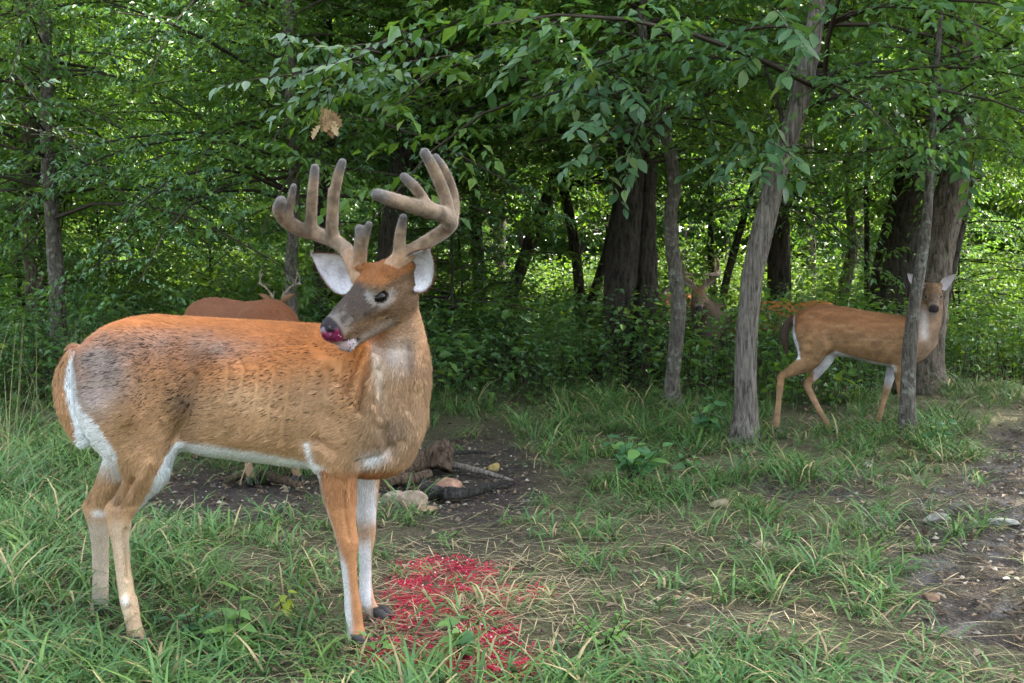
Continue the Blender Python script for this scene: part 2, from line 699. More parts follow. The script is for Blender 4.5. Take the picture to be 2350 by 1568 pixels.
def make_ear(base, tip, open_dir, width, back_col, in_col, rim_col, fold=.55, seed=1):
    """cupped ear: outline by an asymmetric leaf profile, two skins a few millimetres apart"""
    base = np.asarray(base, float)
    tip = np.asarray(tip, float)
    A = tip - base
    L = np.linalg.norm(A)
    A = A / L
    N = np.asarray(open_dir, float)
    N = vec_norm(N - (N @ A) * A)
    S = np.cross(A, N)
    ns, nt_ = 28, 21
    s = np.linspace(0, 1, ns)
    w = width * .5 * (2.25 * np.maximum(s, 1e-6) ** .62 * (1 - s) ** .95 + .34 * (1 - s) ** 3)
    w[-1] = .003
    t = np.linspace(-1, 1, nt_)
    lay = []
    for off in (0, 1):
        V = np.zeros((ns, nt_, 3))
        for i in range(ns):
            depth = width * fold * (1 - .55 * s[i]) * (np.abs(t) ** 1.7 - 1)
            ww = w[i] * np.sin(t * math.pi / 2 * .98)
            edge = off * .005 * (1 - np.abs(t) ** 4)
            c = base + A * (L * s[i]) + N * (-.02 * math.sin(s[i] * math.pi))
            V[i] = c + S * ww[:, None] + N * (depth * (w[i] / (width * .5) * .8 + .1))[:, None] - N * edge[:, None]
        lay.append(V.reshape(-1, 3))
    V = np.vstack(lay)
    i = np.arange(ns - 1)[:, None] * nt_
    j = np.arange(nt_ - 1)[None]
    T0 = np.stack([i + j, i + j + 1, i + nt_ + j + 1, i + nt_ + j], -1).reshape(-1, 4)
    T1 = T0[:, ::-1] + ns * nt_
    ss, tt = np.meshgrid(s, t, indexing='ij')
    p = np.stack([ss * 9, tt * 4, np.full_like(ss, seed)], -1).reshape(-1, 3)
    nz = fbm(p, 1.0, 3)
    e = np.maximum(sstep(.80, .99, np.abs(tt)), sstep(.9, 1, ss)).ravel()
    cin = np.array(in_col)[None] * (.86 + .28 * nz[:, None])
    dk = (sstep(.46, .62, nz) * .45 + .12) * sstep(.85, .25, np.abs(tt + .15)).ravel() * sstep(.02, .2, ss.ravel())
    cin = cin * (1 - dk[:, None]) + np.array((.30, .25, .27)) * dk[:, None]
    cin = cin * (1 - .55 * e[:, None]) + np.array(rim_col)[None] * .55 * e[:, None]
    cb = np.broadcast_to(np.array(back_col), (ns * nt_, 3)) * (.85 + .3 * nz[:, None])
    return V, np.vstack([T0, T1]), np.vstack([cin, cb])


def make_hoof(p, fwd, sc=1.0):
    """cloven hoof: two pointed claws side by side, standing on the ground under p"""
    g = Geo()
    f = np.array([fwd[0], fwd[1], 0.0])
    f = f / max(np.linalg.norm(f), 1e-6)
    sd = np.array([-f[1], f[0], 0])
    for sg in (-1, 1):
        rings = []
        for k, (h, l, w, o) in enumerate([(0, .074, .021, .012), (.012, .070, .021, .010), (.030, .056, .019, .002), (.046, .044, .016, -.004)]):
            th = np.linspace(0, 2 * math.pi, 14, endpoint=False)
            u = np.cos(th)
            v = np.sin(th)
            uu = np.where(u > 0, u ** 1.0 * l * .62, u * l * .38) + o
            vv = v * w * np.where(u > 0, 1 - .55 * u ** 2, 1)
            rings.append(np.asarray(p)[None] + sc * (f * uu[:, None] + sd * (vv + sg * .0195)[:, None] + np.array([0, 0, h])))
        V = np.vstack(rings + [rings[0].mean(0)[None], rings[-1].mean(0)[None]])
        T, C = [], []
        for r in range(3):
            for j in range(14):
                T.append((r * 14 + j, r * 14 + (j + 1) % 14, (r + 1) * 14 + (j + 1) % 14, (r + 1) * 14 + j))
        tri = [(56, (j + 1) % 14, j) for j in range(14)] + [(57, 42 + j, 42 + (j + 1) % 14) for j in range(14)]
        n0 = g.n
        g.add(V, np.array(T))
        g.T.setdefault(3, []).append(np.array(tri) + n0)
    return g


def fur_mesh(name, V, Q, N, C, n, length, flow, width=.0014, lift=.22, dark=None, seed=3, mat=None):
    """short guard hairs as thin tapered triangles lying along the coat"""
    r = np.random.default_rng(seed)
    a = V[Q[:, 0]]
    ar = .5 * np.linalg.norm(np.cross(V[Q[:, 2]] - a, V[Q[:, 3]] - V[Q[:, 1]]), axis=1)
    f = r.choice(len(Q), n, p=ar / ar.sum())
    u, v = r.random(n), r.random(n)
    w = np.stack([(1 - u) * (1 - v), u * (1 - v), u * v, (1 - u) * v], 1)
    idx = Q[f]
    p = (V[idx] * w[..., None]).sum(1)
    nn = vec_norm((N[idx] * w[..., None]).sum(1))
    cc = (C[idx] * w[..., None]).sum(1)
    L = length(p) * (.65 + .7 * r.random(n))
    d = flow(p, nn) + .22 * r.normal(size=(n, 3))
    d = vec_norm(d - (d * nn).sum(1)[:, None] * nn)
    lf = lift * (.4 + 1.2 * r.random(n))
    tip = p + L[:, None] * (d + nn * lf[:, None])
    side = vec_norm(np.cross(d, nn)) * (width * (.7 + .9 * r.random(n)))[:, None]
    base = p - nn * .001
    VV = np.empty((n, 3, 3))
    VV[:, 0] = base - side
    VV[:, 1] = base + side
    VV[:, 2] = tip
    b = (.66 + .62 * r.random(n))[:, None]
    CC = np.empty((n, 3, 3))
    CC[:, 0] = CC[:, 1] = cc * b
    tipc = cc * b * 1.05
    if dark is not None:
        dk = dark(p)
        m = (r.random(n) < dk)[:, None]
        tipc = np.where(m, cc * .08, tipc)
        CC[:, 0] = np.where(m, cc * .22, CC[:, 0])
        CC[:, 1] = CC[:, 0]
    CC[:, 2] = tipc
    NN = np.repeat(nn + .25 * r.normal(size=(n, 3)), 3, 0)
    return mk(name, VV.reshape(-1, 3), np.arange(n * 3).reshape(-1, 3), mat or M_FUR, True, CC.reshape(-1, 3), vec_norm(NN))


WHITE = np.array((.62, .62, .63))
ORANGE = np.array((.37, .125, .032))
FAWN = np.array((.360, .212, .112))
GREY = np.array((.205, .165, .145))
DARK = np.array((.045, .032, .026))


def lerp(c, d, m):
    return c * (1 - m[:, None]) + np.asarray(d)[None] * m[:, None]


def paint_head(C, V, N, O, fr, sc, pink=False, ring_=.8, cap=1.0):
    """face markings in the head's own frame"""
    d = (V - O) / sc
    f, r_, u = d @ fr[0], d @ fr[1], d @ fr[2]
    near = sstep(.30, .24, np.linalg.norm(d - np.array([.03]) * fr[0][None], axis=1)) * sstep(-.16, -.10, f)
    nz = fbm(V, 55, 3)
    nz2 = fbm(V + 3, 22, 3)
    base = np.broadcast_to(np.array((.165, .098, .054)), C.shape) * (.6 + .8 * nz[:, None])
    fore = sstep(.012, .026, u + .012 * (nz - .5)) * sstep(.066, .046, f + .35 * np.abs(r_) + .02 * (nz2 - .5))
    hs_ = fbm(np.stack([f * 40, r_ * 160, u * 120], 1), 1.0, 3)
    base = base * (.65 + .7 * hs_[:, None])
    base = lerp(base, np.array((.30, .115, .036)), np.clip(fore * cap * (.35 + 1.1 * hs_), 0, 1))
    muz = sstep(.045, .062, f - .3 * np.abs(r_) + .02 * (nz2 - .5)) * sstep(-.052, -.02, u)
    base = lerp(base, (.058, .049, .045), muz * (.55 + .5 * nz2) * (1 if pink else .55))
    ed = np.sqrt(((f - .032) / 1.35) ** 2 + ((u + .008)) ** 2) + .008 * (nz - .5)
    lat = sstep(.03, .04, np.abs(r_))
    base = lerp(base, (.30, .27, .24), sstep(.040, .020, ed) * lat * sstep(.010, -.012, u) * ring_)
    base = lerp(base, (.20, .14, .09), sstep(.034, .024, ed) * lat * sstep(-.004, .006, u) * .6)
    base = lerp(base, (.42, .41, .40), sstep(.020, .009, np.hypot(f - .064, u - .008)) * lat * ring_ * .8)
    base = lerp(base, (.02, .015, .013), sstep(.0185, .0155, np.hypot((f - .032) / 1.4, u + .008)) * lat)
    base = lerp(base, (.03, .02, .018), sstep(.008, .003, np.abs(u + .024 + .35 * (f - .055))) * sstep(.052, .058, f) * sstep(.082, .07, f) * lat * .7)
    inhead = sstep(-.116, -.108, u) * sstep(.075, .062, np.abs(r_)) * sstep(.245, .238, f)
    near = near * np.where(f > .0, inhead, sstep(-.12, -.085, u))
    jaw = sstep(-.074, -.090, u) * sstep(-.01, .05, f)
    base = lerp(base, (.42, .37, .34), jaw * .30)
    chin = sstep(.138, .146, f) * sstep(.001, -.004, u - (-.066 - .45 * (.19 - f))) * inhead
    base = lerp(base, (.50, .43, .43), chin)
    ring = sstep(.150, .165, f + .1 * (nz - .5)) * sstep(.190, .180, f)
    base = lerp(base, (.36, .33, .31), ring * .30 * sstep(-.06, -.045, u))
    ml = -.066 - .45 * (.19 - f)
    mouth = sstep(.0050, .0022, np.abs(u - ml)) * sstep(.132, .142, f) * sstep(.20, .19, f)
    mouth = np.maximum(mouth, sstep(.010, .004, np.hypot(f - .142, u + .088)))
    base = lerp(base, (.02, .012, .012), mouth)
    n0_ = .180 if pink else .194
    nose = sstep(n0_, n0_ + .006, f - .10 * np.abs(r_) + .004 * (nz - .5)) * sstep(-.066, -.060, u) * inhead
    base = lerp(base, (.030, .026, .030), nose)
    if pink:
        pk = nose * sstep(.40, .58, nz + (-.030 - u) * 7)
        base = lerp(base, (.15, .010, .045), pk)
        base = lerp(base, (.36, .03, .13), pk * sstep(.52, .64, fbm(V, 120, 2)))
        base = lerp(base, (.30, .27, .32), nose * sstep(-.032, -.014, u) * sstep(.45, .6, nz))
        base = lerp(base, (.60, .30, .42), pk * sstep(.74, .80, fbm(V, 190, 2)))
        base = lerp(base, (.48, .26, .31), chin * sstep(.155, .19, f) * .5)
    return C * (1 - near[:, None]) + base * near[:, None], near


class Deer:
    def __init__(s, name, label, loc, rotz=0.0, group=None):
        s.root = empty(name, loc, label, 'deer', group, rotz)

    def part(s, name, me, parent=None, **kw):
        return ob(name, me, parent or s.root, **kw)


def antler_mesh(curves, h, name='antler', off=(0, 0, 0), colf=None):
    """curves: lists of (point, radius); grown together into one surface"""
    allp = np.array([p for c in curves for p, r in c])
    rm = max(r for c in curves for p, r in c) + .02
    s = SDF(allp.min(0) - rm, allp.max(0) + rm, h)
    for c in curves:
        s.chain(c, .012)
    V, Q = s.mesh()
    V = smooth_mesh(V, Q, 1)
    nz = fbm(V, 40, 3)
    N = vnormals(V, Q)
    c = np.broadcast_to(np.array((.230, .162, .106)), V.shape) * (.45 + 1.05 * nz[:, None])
    c = lerp(c, (.075, .050, .035), sstep(.52, .68, fbm(V * np.array([1, 1, .35]) + 9, 34, 3)) * .6)
    c = lerp(c, (.32, .235, .165), sstep(.55, .7, fbm(V + 19, 16, 2)) * .5)
    if colf is not None:
        c = colf(c, V)
    return V, Q, N, c
# ------------------------------------------------------------------ the big buck in front
def build_buck():
    Y0 = 3.22
    S = F_PX / Y0

    def W(px, py, d=0.0):
        return P(px, py, Y0 + d)
    base = np.array([P(520, 1000, Y0)[0], Y0, 0.0])
    D = Deer('buck', 'large velvet-antlered buck with orange coat and pink nose standing in the foreground', base)
    lo = W(95, 1500, 0) - np.array([.03, .42, .02])
    hi = W(1010, 540, 0) + np.array([.03, .42, .02])
    s = SDF((lo[0], Y0 - .40, -.01), (hi[0], Y0 + .38, hi[2]), .0055)
    # trunk: x, top, bottom (pixels) -> metres
    st = []
    for px, t, b, hw, yc in [(172, 828, 900, .035, .02), (182, 800, 945, .085, .02), (205, 772, 985, .125, .02), (250, 745, 1010, .155, .015),
                             (300, 729, 1018, .170, .01), (352, 723, 1024, .180, .005), (420, 727, 1034, .166, 0), (490, 731, 1047, .184, 0),
                             (580, 736, 1056, .205, 0), (660, 740, 1066, .200, 0), (735, 745, 1076, .185, 0), (790, 752, 1084, .170, 0),
                             (840, 790, 1088, .150, -.01), (890, 840, 1080, .125, -.015), (930, 870, 1052, .095, -.02), (962, 885, 990, .055, -.02), (978, 890, 950, .02, -.02)]:
        a, c = W(px, t), W(px, b)
        st.append((a[0], a[2], c[2], hw, Y0 + yc))
    s.loft(st, .02)
    k = .035
    # neck and chest
    s.chain([(W(845, 935, -.01), .150), (W(893, 860, -.02), .126), (W(908, 800, -.025), .098), (W(905, 740, -.065), .080), (W(895, 685, -.105), .072)], .05)
    s.ell(W(905, 985, -.03), (.085, .085, .105), .05)
    s.ell(W(868, 1040, -.02), (.10, .10, .065), .04)
    # shoulder and haunch, near and far
    for sg in (-1, 1):
        s.ell(W(795, 930, sg * .130), (.100, .068, .180), .035)
        s.ell(W(760, 1010, sg * .125), (.085, .055, .105), .04)
        s.ell(W(280, 890, sg * .105), (.135, .090, .185), .05)
    # near hind leg
    s.chain([(W(295, 930, -.085), .128), (W(325, 1020, -.10), .096), (W(338, 1080, -.105), .060)], .05, .8)
    s.chain([(W(338, 1075, -.105), .060), (W(304, 1140, -.105), .041), (W(278, 1182, -.105), .033), (W(274, 1200, -.105), .031)], .03, .72)
    s.chain([(W(262, 1176, -.105), .022), (W(272, 1200, -.105), .031), (W(276, 1245, -.11), .0255), (W(282, 1300, -.115), .0225),
             (W(291, 1362, -.115), .0235), (W(297, 1385, -.115), .0255), (W(306, 1430, -.12), .0225), (W(313, 1462, -.125), .027)], .02, .85)
    s.ell(W(290, 1378, -.135), (.012, .012, .016), .012)
    s.cone(W(308, 1120, -.105), W(258, 1170, -.105), .018, .016, .03)         # tendon behind the gaskin
    # far hind leg
    s.chain([(W(270, 960, .10), .115), (W(290, 1030, .11), .075), (W(262, 1090, .115), .046), (W(232, 1155, .12), .034), (W(222, 1178, .12), .033)], .04, .75)
    s.chain([(W(211, 1166, .12), .022), (W(224, 1190, .12), .031), (W(230, 1250, .13), .0275), (W(231, 1320, .14), .025), (W(230, 1370, .14), .026), (W(228, 1405, .145), .027)], .02, .85)
    s.cone(W(262, 1075, .115), W(208, 1160, .12), .016, .015, .03)
    # near foreleg
    s.chain([(W(775, 1015, -.115), .080), (W(775, 1085, -.115), .058), (W(781, 1150, -.115), .047), (W(790, 1205, -.115), .036), (W(798, 1243, -.115), .0325),
             (W(799, 1268, -.115), .0275), (W(801, 1300, -.115), .0235), (W(806, 1355, -.115), .0215), (W(810, 1392, -.115), .0255), (W(814, 1430, -.115), .0245), (W(818, 1458, -.12), .028)], .02, .85)
    # far foreleg
    s.chain([(W(838, 1050, .095), .062), (W(841, 1090, .10), .042), (W(840, 1160, .11), .034), (W(842, 1215, .115), .0285), (W(841, 1240, .12), .026), (W(839, 1275, .12), .0205),
             (W(839, 1330, .13), .0195), (W(842, 1374, .13), .0235), (W(853, 1396, .125), .0205), (W(864, 1409, .12), .022)], .02, .85)
    # tail
    s.chain([(W(176, 812, .02), .030), (W(158, 850, .01), .036), (W(152, 890, .0), .040), (W(160, 940, -.01), .037), (W(178, 985, -.015), .031), (W(196, 1014, -.02), .014)], .012, .62)
    # skin folds of the turned neck
    for x0, y0, x1, y1, d in [(838, 800, 826, 930, -.155), (858, 830, 846, 950, -.155), (822, 790, 806, 900, -.165)]:
        s.cone(W(x0, y0, d), W(x1, y1, d - .005), .020, .016, .022)
    # head, turned back over the right shoulder
    O = W(866, 664, -.155)
    fr = head_frame((-.665, -.60, -.445))
    H = head_prims(s, O, fr, 1.0)
    s.cone(H(-.035, .030, .030), W(822, 618, -.12), .030, .023, .02)
    s.cone(H(-.035, -.035, .030), W(900, 616, -.155), .034, .026, .02)
    V, Q = s.mesh()
    V = smooth_mesh(V, Q, 2)
    N = vnormals(V, Q)
    px, py = proj(V)

    def line_d(pts):
        d = np.full(len(V), 1e9)
        for (x0, y0), (x1, y1) in zip(pts[:-1], pts[1:]):
            t = np.clip(((px - x0) * (x1 - x0) + (py - y0) * (y1 - y0)) / ((x1 - x0) ** 2 + (y1 - y0) ** 2), 0, 1)
            d = np.minimum(d, np.hypot(px - x0 - t * (x1 - x0), py - y0 - t * (y1 - y0)))
        return d
    # creases, folds, ribs and tendons under the skin of the near side
    disp = np.zeros(len(V))
    relief = [([(408, 1008), (424, 940), (440, 860)], 13, .013), ([(436, 980), (446, 900), (452, 840)], 42, .012), ([(752, 850), (742, 930), (724, 1012)], 13, .010), ([(728, 1012), (768, 1034)], 9, .012),
              ([(838, 795), (816, 850), (798, 905)], 7, .010), ([(853, 815), (836, 880), (826, 945)], 7, .011), ([(868, 850), (858, 925)], 6, .007), ([(822, 785), (796, 840), (782, 880)], 7, .007), ([(880, 880), (872, 950)], 6, .005),
              ([(823, 1064), (880, 1044), (925, 1010)], 9, .007), ([(306, 1100), (268, 1160)], 8, .010), ([(345, 1060), (300, 1140)], 10, -.006), ([(812, 790), (782, 860), (768, 930)], 12, -.007),
              ([(790, 1100), (792, 1180), (800, 1235)], 5, .004), ([(288, 1215), (292, 1330)], 5, .005), ([(330, 800), (300, 870), (300, 950)], 30, -.010), ([(240, 800), (230, 900)], 22, .007), ([(880, 985), (900, 1040)], 14, .007), ([(930, 760), (945, 860), (938, 940)], 9, .006)]
    relief += [([(528 + i * 36, 838 + 4 * i), (508 + i * 36, 990 + 4 * i)], 8, .0045) for i in range(6)]
    for pts, w_, dp in relief:
        disp += 1.8 * dp * np.exp(-(line_d(pts) / w_) ** 2)
    headz = sstep(.16, .22, np.linalg.norm(V - O, axis=1))
    disp += .003 * (fbm(V + 31, 16, 3) - .5) * sstep(1150, 1000, py)
    V = V - N * (disp * sstep(.25, -.15, N[:, 1]) * headz)[:, None]
    N = vnormals(V, Q)
    px, py = proj(V)
    nz, nz2, nz3 = fbm(V, 9, 4), fbm(V + 5, 26, 4), fbm(V + 11, 4, 3)
    # ---- coat
    C = np.broadcast_to(FAWN, V.shape) * (.86 + .28 * nz2[:, None])
    up = sstep(960, 790, py + 90 * (nz3 - .5))
    C = lerp(C, ORANGE, up * .9)
    C = lerp(C, (.31, .145, .055), sstep(1000, 900, py) * (1 - up) * .5)
    pale = np.exp(-((px - 560) / 130) ** 2 - ((py - 930) / 60) ** 2) + .8 * np.exp(-((px - 740) / 60) ** 2 - ((py - 915) / 70) ** 2)
    C = lerp(C, (.44, .285, .165), np.clip(pale * (.45 + 1.1 * (nz - .3)), 0, .8))  # pale highlights over ribs and shoulder, painted into the coat
    gp = np.exp(-((px - 235) / 85) ** 2 - ((py - 855) / 75) ** 2) + .8 * np.exp(-((px - 400) / 120) ** 2 - ((py - 790) / 38) ** 2) + .45 * np.exp(-((px - 540) / 80) ** 2 - ((py - 800) / 30) ** 2)
    gm = np.clip(gp * (.45 + 1.9 * (nz - .2)), 0, .95) * sstep(735, 765, py)
    C = lerp(C, GREY * 1.05, gm)
    C = lerp(C, (.33, .29, .28), np.clip(np.exp(-((px - 215) / 45) ** 2 - ((py - 905) / 55) ** 2) * (nz2 + .2), 0, .7))
    C = lerp(C, (.13, .095, .075), np.clip(np.exp(-((px - 430) / 40) ** 2 - ((py - 900) / 120) ** 2) * (nz2 * 1.4 - .25), 0, .6))  # shade of the flank fold painted dark into the coat
    # neck and chest
    nk = sstep(820, 880, px + .25 * (py - 850)) * sstep(1100, 1040, py)
    C = lerp(C, (.245, .160, .095), nk * .8)
    C = lerp(C, (.14, .105, .090), np.clip(np.exp(-((px - 905) / 34) ** 2 - ((py - 985) / 38) ** 2) * (nz * 1.8 - .1), 0, .75))
    C = lerp(C, (.12, .09, .075), np.clip(np.exp(-((px - 935) / 16) ** 2 - ((py - 790) / 60) ** 2) * (nz2 * 2.2 - .5), 0, .7))
    thr = np.clip(np.exp(-((px - 862 - .10 * (py - 800)) / 12) ** 2) * sstep(960, 840, py) * sstep(770, 800, py), 0, 1) * (N[:, 1] < .3)
    C = lerp(C, (.50, .42, .34), thr * .7)
    C = lerp(C, (.33, .30, .28), np.clip(np.exp(-((px - 905) / 32) ** 2 - ((py - 815) / 36) ** 2), 0, 1) * .75 * (N[:, 1] < .3))
    C = lerp(C, WHITE * .95, np.exp(-((px - 858 + .6 * (py - 1050)) / 26) ** 2 - ((py - 1048) / 17) ** 2) * .9)
    # white belly, groin, insides of the legs
    belly_line = np.interp(px, [250, 400, 500, 620, 720, 800], [1080, 1012, 1022, 1040, 1058, 1075])
    wb_ = sstep(-5, 7, py - belly_line + 10 * (nz2 - .5)) * sstep(230, 300, px) * sstep(760, 725, px) * sstep(1110, 1085, py)
    # thigh of the near hind leg stays brown in front of the belly
    thigh = (px < np.interp(py, [1000, 1012, 1050, 1105, 1144, 1192, 1228, 1330], [415, 408, 378, 349, 327, 304, 289, 285])) & (V[:, 1] < Y0 + .02) & (py > 1000)
    wb_ = np.where(thigh, 0, wb_)
    C = lerp(C, WHITE, wb_)
    midY = V[:, 1] - Y0
    inner_h = (sstep(-.12, -.085, midY) * sstep(.08, .03, midY) + sstep(.15, .10, midY) * sstep(.03, .08, midY)) * sstep(1000, 1060, py) * sstep(420, 380, px)
    C = lerp(C, WHITE * .85, np.clip(inner_h, 0, 1) * sstep(1110, 1050, py) * (midY > .0) * .6)
    front_edge = sstep(-9, 3, px - np.interp(py, [1012, 1050, 1105, 1144, 1192, 1228, 1290], [408, 384, 356, 334, 308, 292, 290])) * sstep(1005, 1030, py) * sstep(1300, 1240, py) * (px < 430) * (midY < .02)
    C = lerp(C, (.50, .54, .56), front_edge * .85)
    # lower legs
    hl = sstep(1175, 1215, py) * (px < 420)
    C = lerp(C, (.40, .285, .185), hl * .85)
    C = lerp(C, (.34, .29, .24), hl * (midY > .02) * .75)
    C = lerp(C, (.50, .42, .33), hl * .5 * np.clip(np.exp(-((px - (np.interp(py, [1200, 1300, 1400], [268, 272, 288]))) / 10) ** 2), 0, 1) * (midY < .02) * .7)
    C = lerp(C, (.22, .15, .10), np.exp(-((px - 268) / 9) ** 2 - ((py - 1150) / 40) ** 2) * .8 * (midY < .05))
    C = lerp(C, WHITE, (np.exp(-((px - 226) / 15) ** 2 - ((py - 1178) / 8) ** 2) + np.exp(-((px - 287) / 8) ** 2 - ((py - 1378) / 9) ** 2) + np.exp(-((px - 225) / 14) ** 2 - ((py - 1400) / 22) ** 2)) * .9)
    # forelegs: near one rust in front, white down its back edge
    fl = (px > 690) & (py > 1075)
    near = fl & (midY < .0)
    wn_ = near * np.clip(sstep(6, -14, px - np.interp(py, [1060, 1100, 1166, 1243, 1300, 1360, 1440], [728, 738, 752, 776, 797, 806, 812])) , 0, 1)
    C = np.where(near[:, None], np.broadcast_to(np.array((.32, .150, .068)), C.shape) * (.85 + .3 * nz2[:, None]), C)
    C = lerp(C, WHITE * .72, wn_ * .8)
    C = lerp(C, WHITE * .75, near * sstep(1270, 1300, py) * sstep(1450, 1420, py) * sstep(5, -9, px - np.interp(py, [1270, 1300, 1360, 1440], [788, 797, 801, 808])))
    C = lerp(C, WHITE, np.exp(-((px - np.interp(py, [1010, 1045, 1080], [712, 714, 726])) / 7) ** 2) * sstep(1005, 1020, py) * sstep(1110, 1085, py) * (midY < 0))
    far = fl & (midY > 0)
    fw_ = far * (1 - np.exp(-((py - 1222) / 26) ** 2) * .85) * sstep(868, 858, px)
    C = lerp(C, (.52, .52, .55), fw_ * .9)
    C = lerp(C, (.36, .20, .11), far * sstep(1190, 1230, py) * sstep(849, 853, px - .0 * py) * .9)
    C = lerp(C, (.33, .24, .17), far * sstep(1385, 1395, py) * .7)
    # rump stripe and tail
    rl = np.interp(py, [780, 811, 884, 933, 970, 1002, 1035, 1080], [160, 168, 176, 190, 228, 248, 268, 272])
    rs = sstep(6, 0, px - rl) * sstep(795, 815, py) * sstep(1085, 1040, py)
    C = lerp(C, WHITE, np.clip(rs, 0, 1) * (midY < .15))
    tl = np.interp(py, [805, 835, 876, 941, 982, 1018], [172, 168, 171, 180, 196, 206])
    tail = (px < tl + 18) & (py > 803) & (py < 1030) & (px < 215) & (np.abs(midY - .0) < .06)
    tx = np.interp(py, [805, 835, 876, 941, 982, 1018], [165, 152, 146, 158, 172, 182])
    tcol = lerp(np.broadcast_to(np.array((.36, .20, .10)), V.shape), (.72, .76, .78), sstep(-4, 5, px - tx))
    C = np.where(tail[:, None] & (px < rl - 2)[:, None], tcol, C)
    C = C * 1.18
    C = C * (.66 + .68 * fbm(V + 40, 7, 4))[:, None]
    # brindled streaks that follow the lie of the hair
    sk = fbm(np.stack([V[:, 0] * 26 + V[:, 2] * 14, V[:, 1] * 40, V[:, 2] * 90 - V[:, 0] * 22], 1), 1.0, 3)
    body_m = sstep(1110, 1040, py)
    C = C * (1 + (body_m * .38 * (sk - .5))[:, None])
    C, hd = paint_head(C, V, N, O, fr, 1.0, True)
    C = C * (1 - .28 * hd)[:, None]
    # dark creases of the neck folds
    body = mk('body', V - base, Q, M_COAT, True, C)
    bo = D.part('body', body)
    bo['label'] = 'sleek orange and fawn coat with grey moult patches and white belly'

    # ---- hair
    ax = fr[0]

    def flow(p, n):
        x, y = proj(p)
        f = np.tile(np.array([-1.0, 0, -.32]), (len(p), 1))
        w = sstep(1000, 1100, y)[:, None]
        f = f * (1 - w) + np.array([-.12, 0, -1.0]) * w
        w = (sstep(800, 880, x) * sstep(1080, 1000, y))[:, None]
        f = f * (1 - w) + np.array([-.15, 0, -1.0]) * w
        w = ((x < 185) & (y > 800))[:, None]
        f = np.where(w, np.array([.25, 0, -1.0]), f)
        w = sstep(.27, .2, np.linalg.norm(p - O, axis=1))[:, None] * (sstep(820, 760, y))[:, None]
        f = f * (1 - w) - ax * w * 1.0
        return f

    def length(p):
        x, y = proj(p)
        L = np.full(len(p), .019)
        L = np.where(y > 1150, .007, L)
        L = np.where((y > 1010) & (y < 1110) & (x < 760), .016, L)
        L = np.where((x < 205) & (y > 810) & (y < 1040), .020, L)
        L = np.where(np.linalg.norm(p - O, axis=1) < .24, .010, L)
        return L

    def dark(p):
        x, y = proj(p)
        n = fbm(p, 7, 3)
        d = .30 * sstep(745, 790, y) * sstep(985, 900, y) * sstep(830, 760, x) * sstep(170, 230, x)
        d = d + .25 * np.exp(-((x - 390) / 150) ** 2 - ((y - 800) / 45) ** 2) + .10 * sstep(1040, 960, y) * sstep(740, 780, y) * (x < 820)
        d = d + .25 * np.exp(-((x - 435) / 40) ** 2 - ((y - 900) / 90) ** 2)  # extra dark hairs stand in for the shade in the flank fold
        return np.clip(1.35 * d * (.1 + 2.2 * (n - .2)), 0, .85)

    V2, C2 = V - base, C
    keep = (np.linalg.norm(V[Q[:, 0]] - O, axis=1) > .0)
    # leave nose and eyes bare
    df = (V - O)
    fco = df @ fr[0]
    bare = (fco > .178) & (np.linalg.norm(df, axis=1) < .26)
    eye = np.zeros(len(V), bool)
    for sg in (-1, 1):
        eye |= np.linalg.norm(V - H(.032, sg * .052, -.008), axis=1) < .024
    kq = ~(bare | eye)[Q].any(1)
    n = 210000
    fm = fur_mesh('fur', V, Q[kq], N, C, n, length, flow, .0010, .20, None, 3)
    tr = np.array(fm.vertices[0].co) * 0
    co = np.empty(len(fm.vertices) * 3, np.float32)
    fm.vertices.foreach_get('co', co)
    fm.vertices.foreach_set('co', (co.reshape(-1, 3) - base.astype(np.float32)).ravel())
    D.part('fur', fm, kind='stuff')
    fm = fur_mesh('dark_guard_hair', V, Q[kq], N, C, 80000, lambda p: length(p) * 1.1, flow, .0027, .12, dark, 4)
    # keep only the dark ones
    co = np.empty(len(fm.vertices) * 3, np.float32)
    fm.vertices.foreach_get('co', co)
    fm.vertices.foreach_set('co', (co.reshape(-1, 3) - base.astype(np.float32)).ravel())
    D.part('guard_hair', fm, kind='stuff')
    fm = fur_mesh('coat_clumps', V - base, Q[kq], N, C, 60000, lambda p: length(p + base) * 1.25, lambda p, n_: flow(p + base, n_), .0015, .08, None, 14)
    D.part('coat_clumps', fm, kind='stuff')

    # ---- eyes
    for sg in (-1, 1):
        c = H(.032, sg * .0485, -.008) - base
        v, t = uv_sphere((0, 0, 0), .0175)
        loc = np.stack([v @ np.array([1, 0, 0]), v @ np.array([0, 1, 0]), v @ np.array([0, 0, 1])], 1)
        vv = c + (loc[:, :1] * 1.22 * fr[0] + loc[:, 1:2] * .85 * fr[1] + loc[:, 2:] * .88 * fr[2])
        D.part('eye', mk('eye', vv, t, M_EYE))
    # ---- ears
    eb = (.20, .10, .05)
    for b_, t_, op, w in [(W(812, 656, -.09), W(716, 584, -.08), (-.15, -1, -.05), .124), (W(936, 662, -.17), W(984, 573, -.20), (.25, -1, .05), .128)]:
        v, t, c = make_ear(b_, t_, op, w, eb, (.80, .78, .82), (.20, .15, .13))
        eo = D.part('ear', mk('ear', v - base, t, M_EAR, True, c))
        nn = vnormals(v, t)
        tip_, bs_ = np.asarray(t_), np.asarray(b_)
        fm = fur_mesh('ear_hair', v - base, t, nn, np.clip(c * 1.08, 0, .8), 9000, lambda p: np.full(len(p), .013), lambda p, n_: np.tile(tip_ - bs_, (len(p), 1)) * 4, .0006, .35, None, 19)
        ob('ear_hair', fm, eo, kind='stuff')

    # ---- antlers in velvet
    def A(*pts):
        return [(W(x, y, d - .085), r * 1.06) for x, y, d, r in pts]
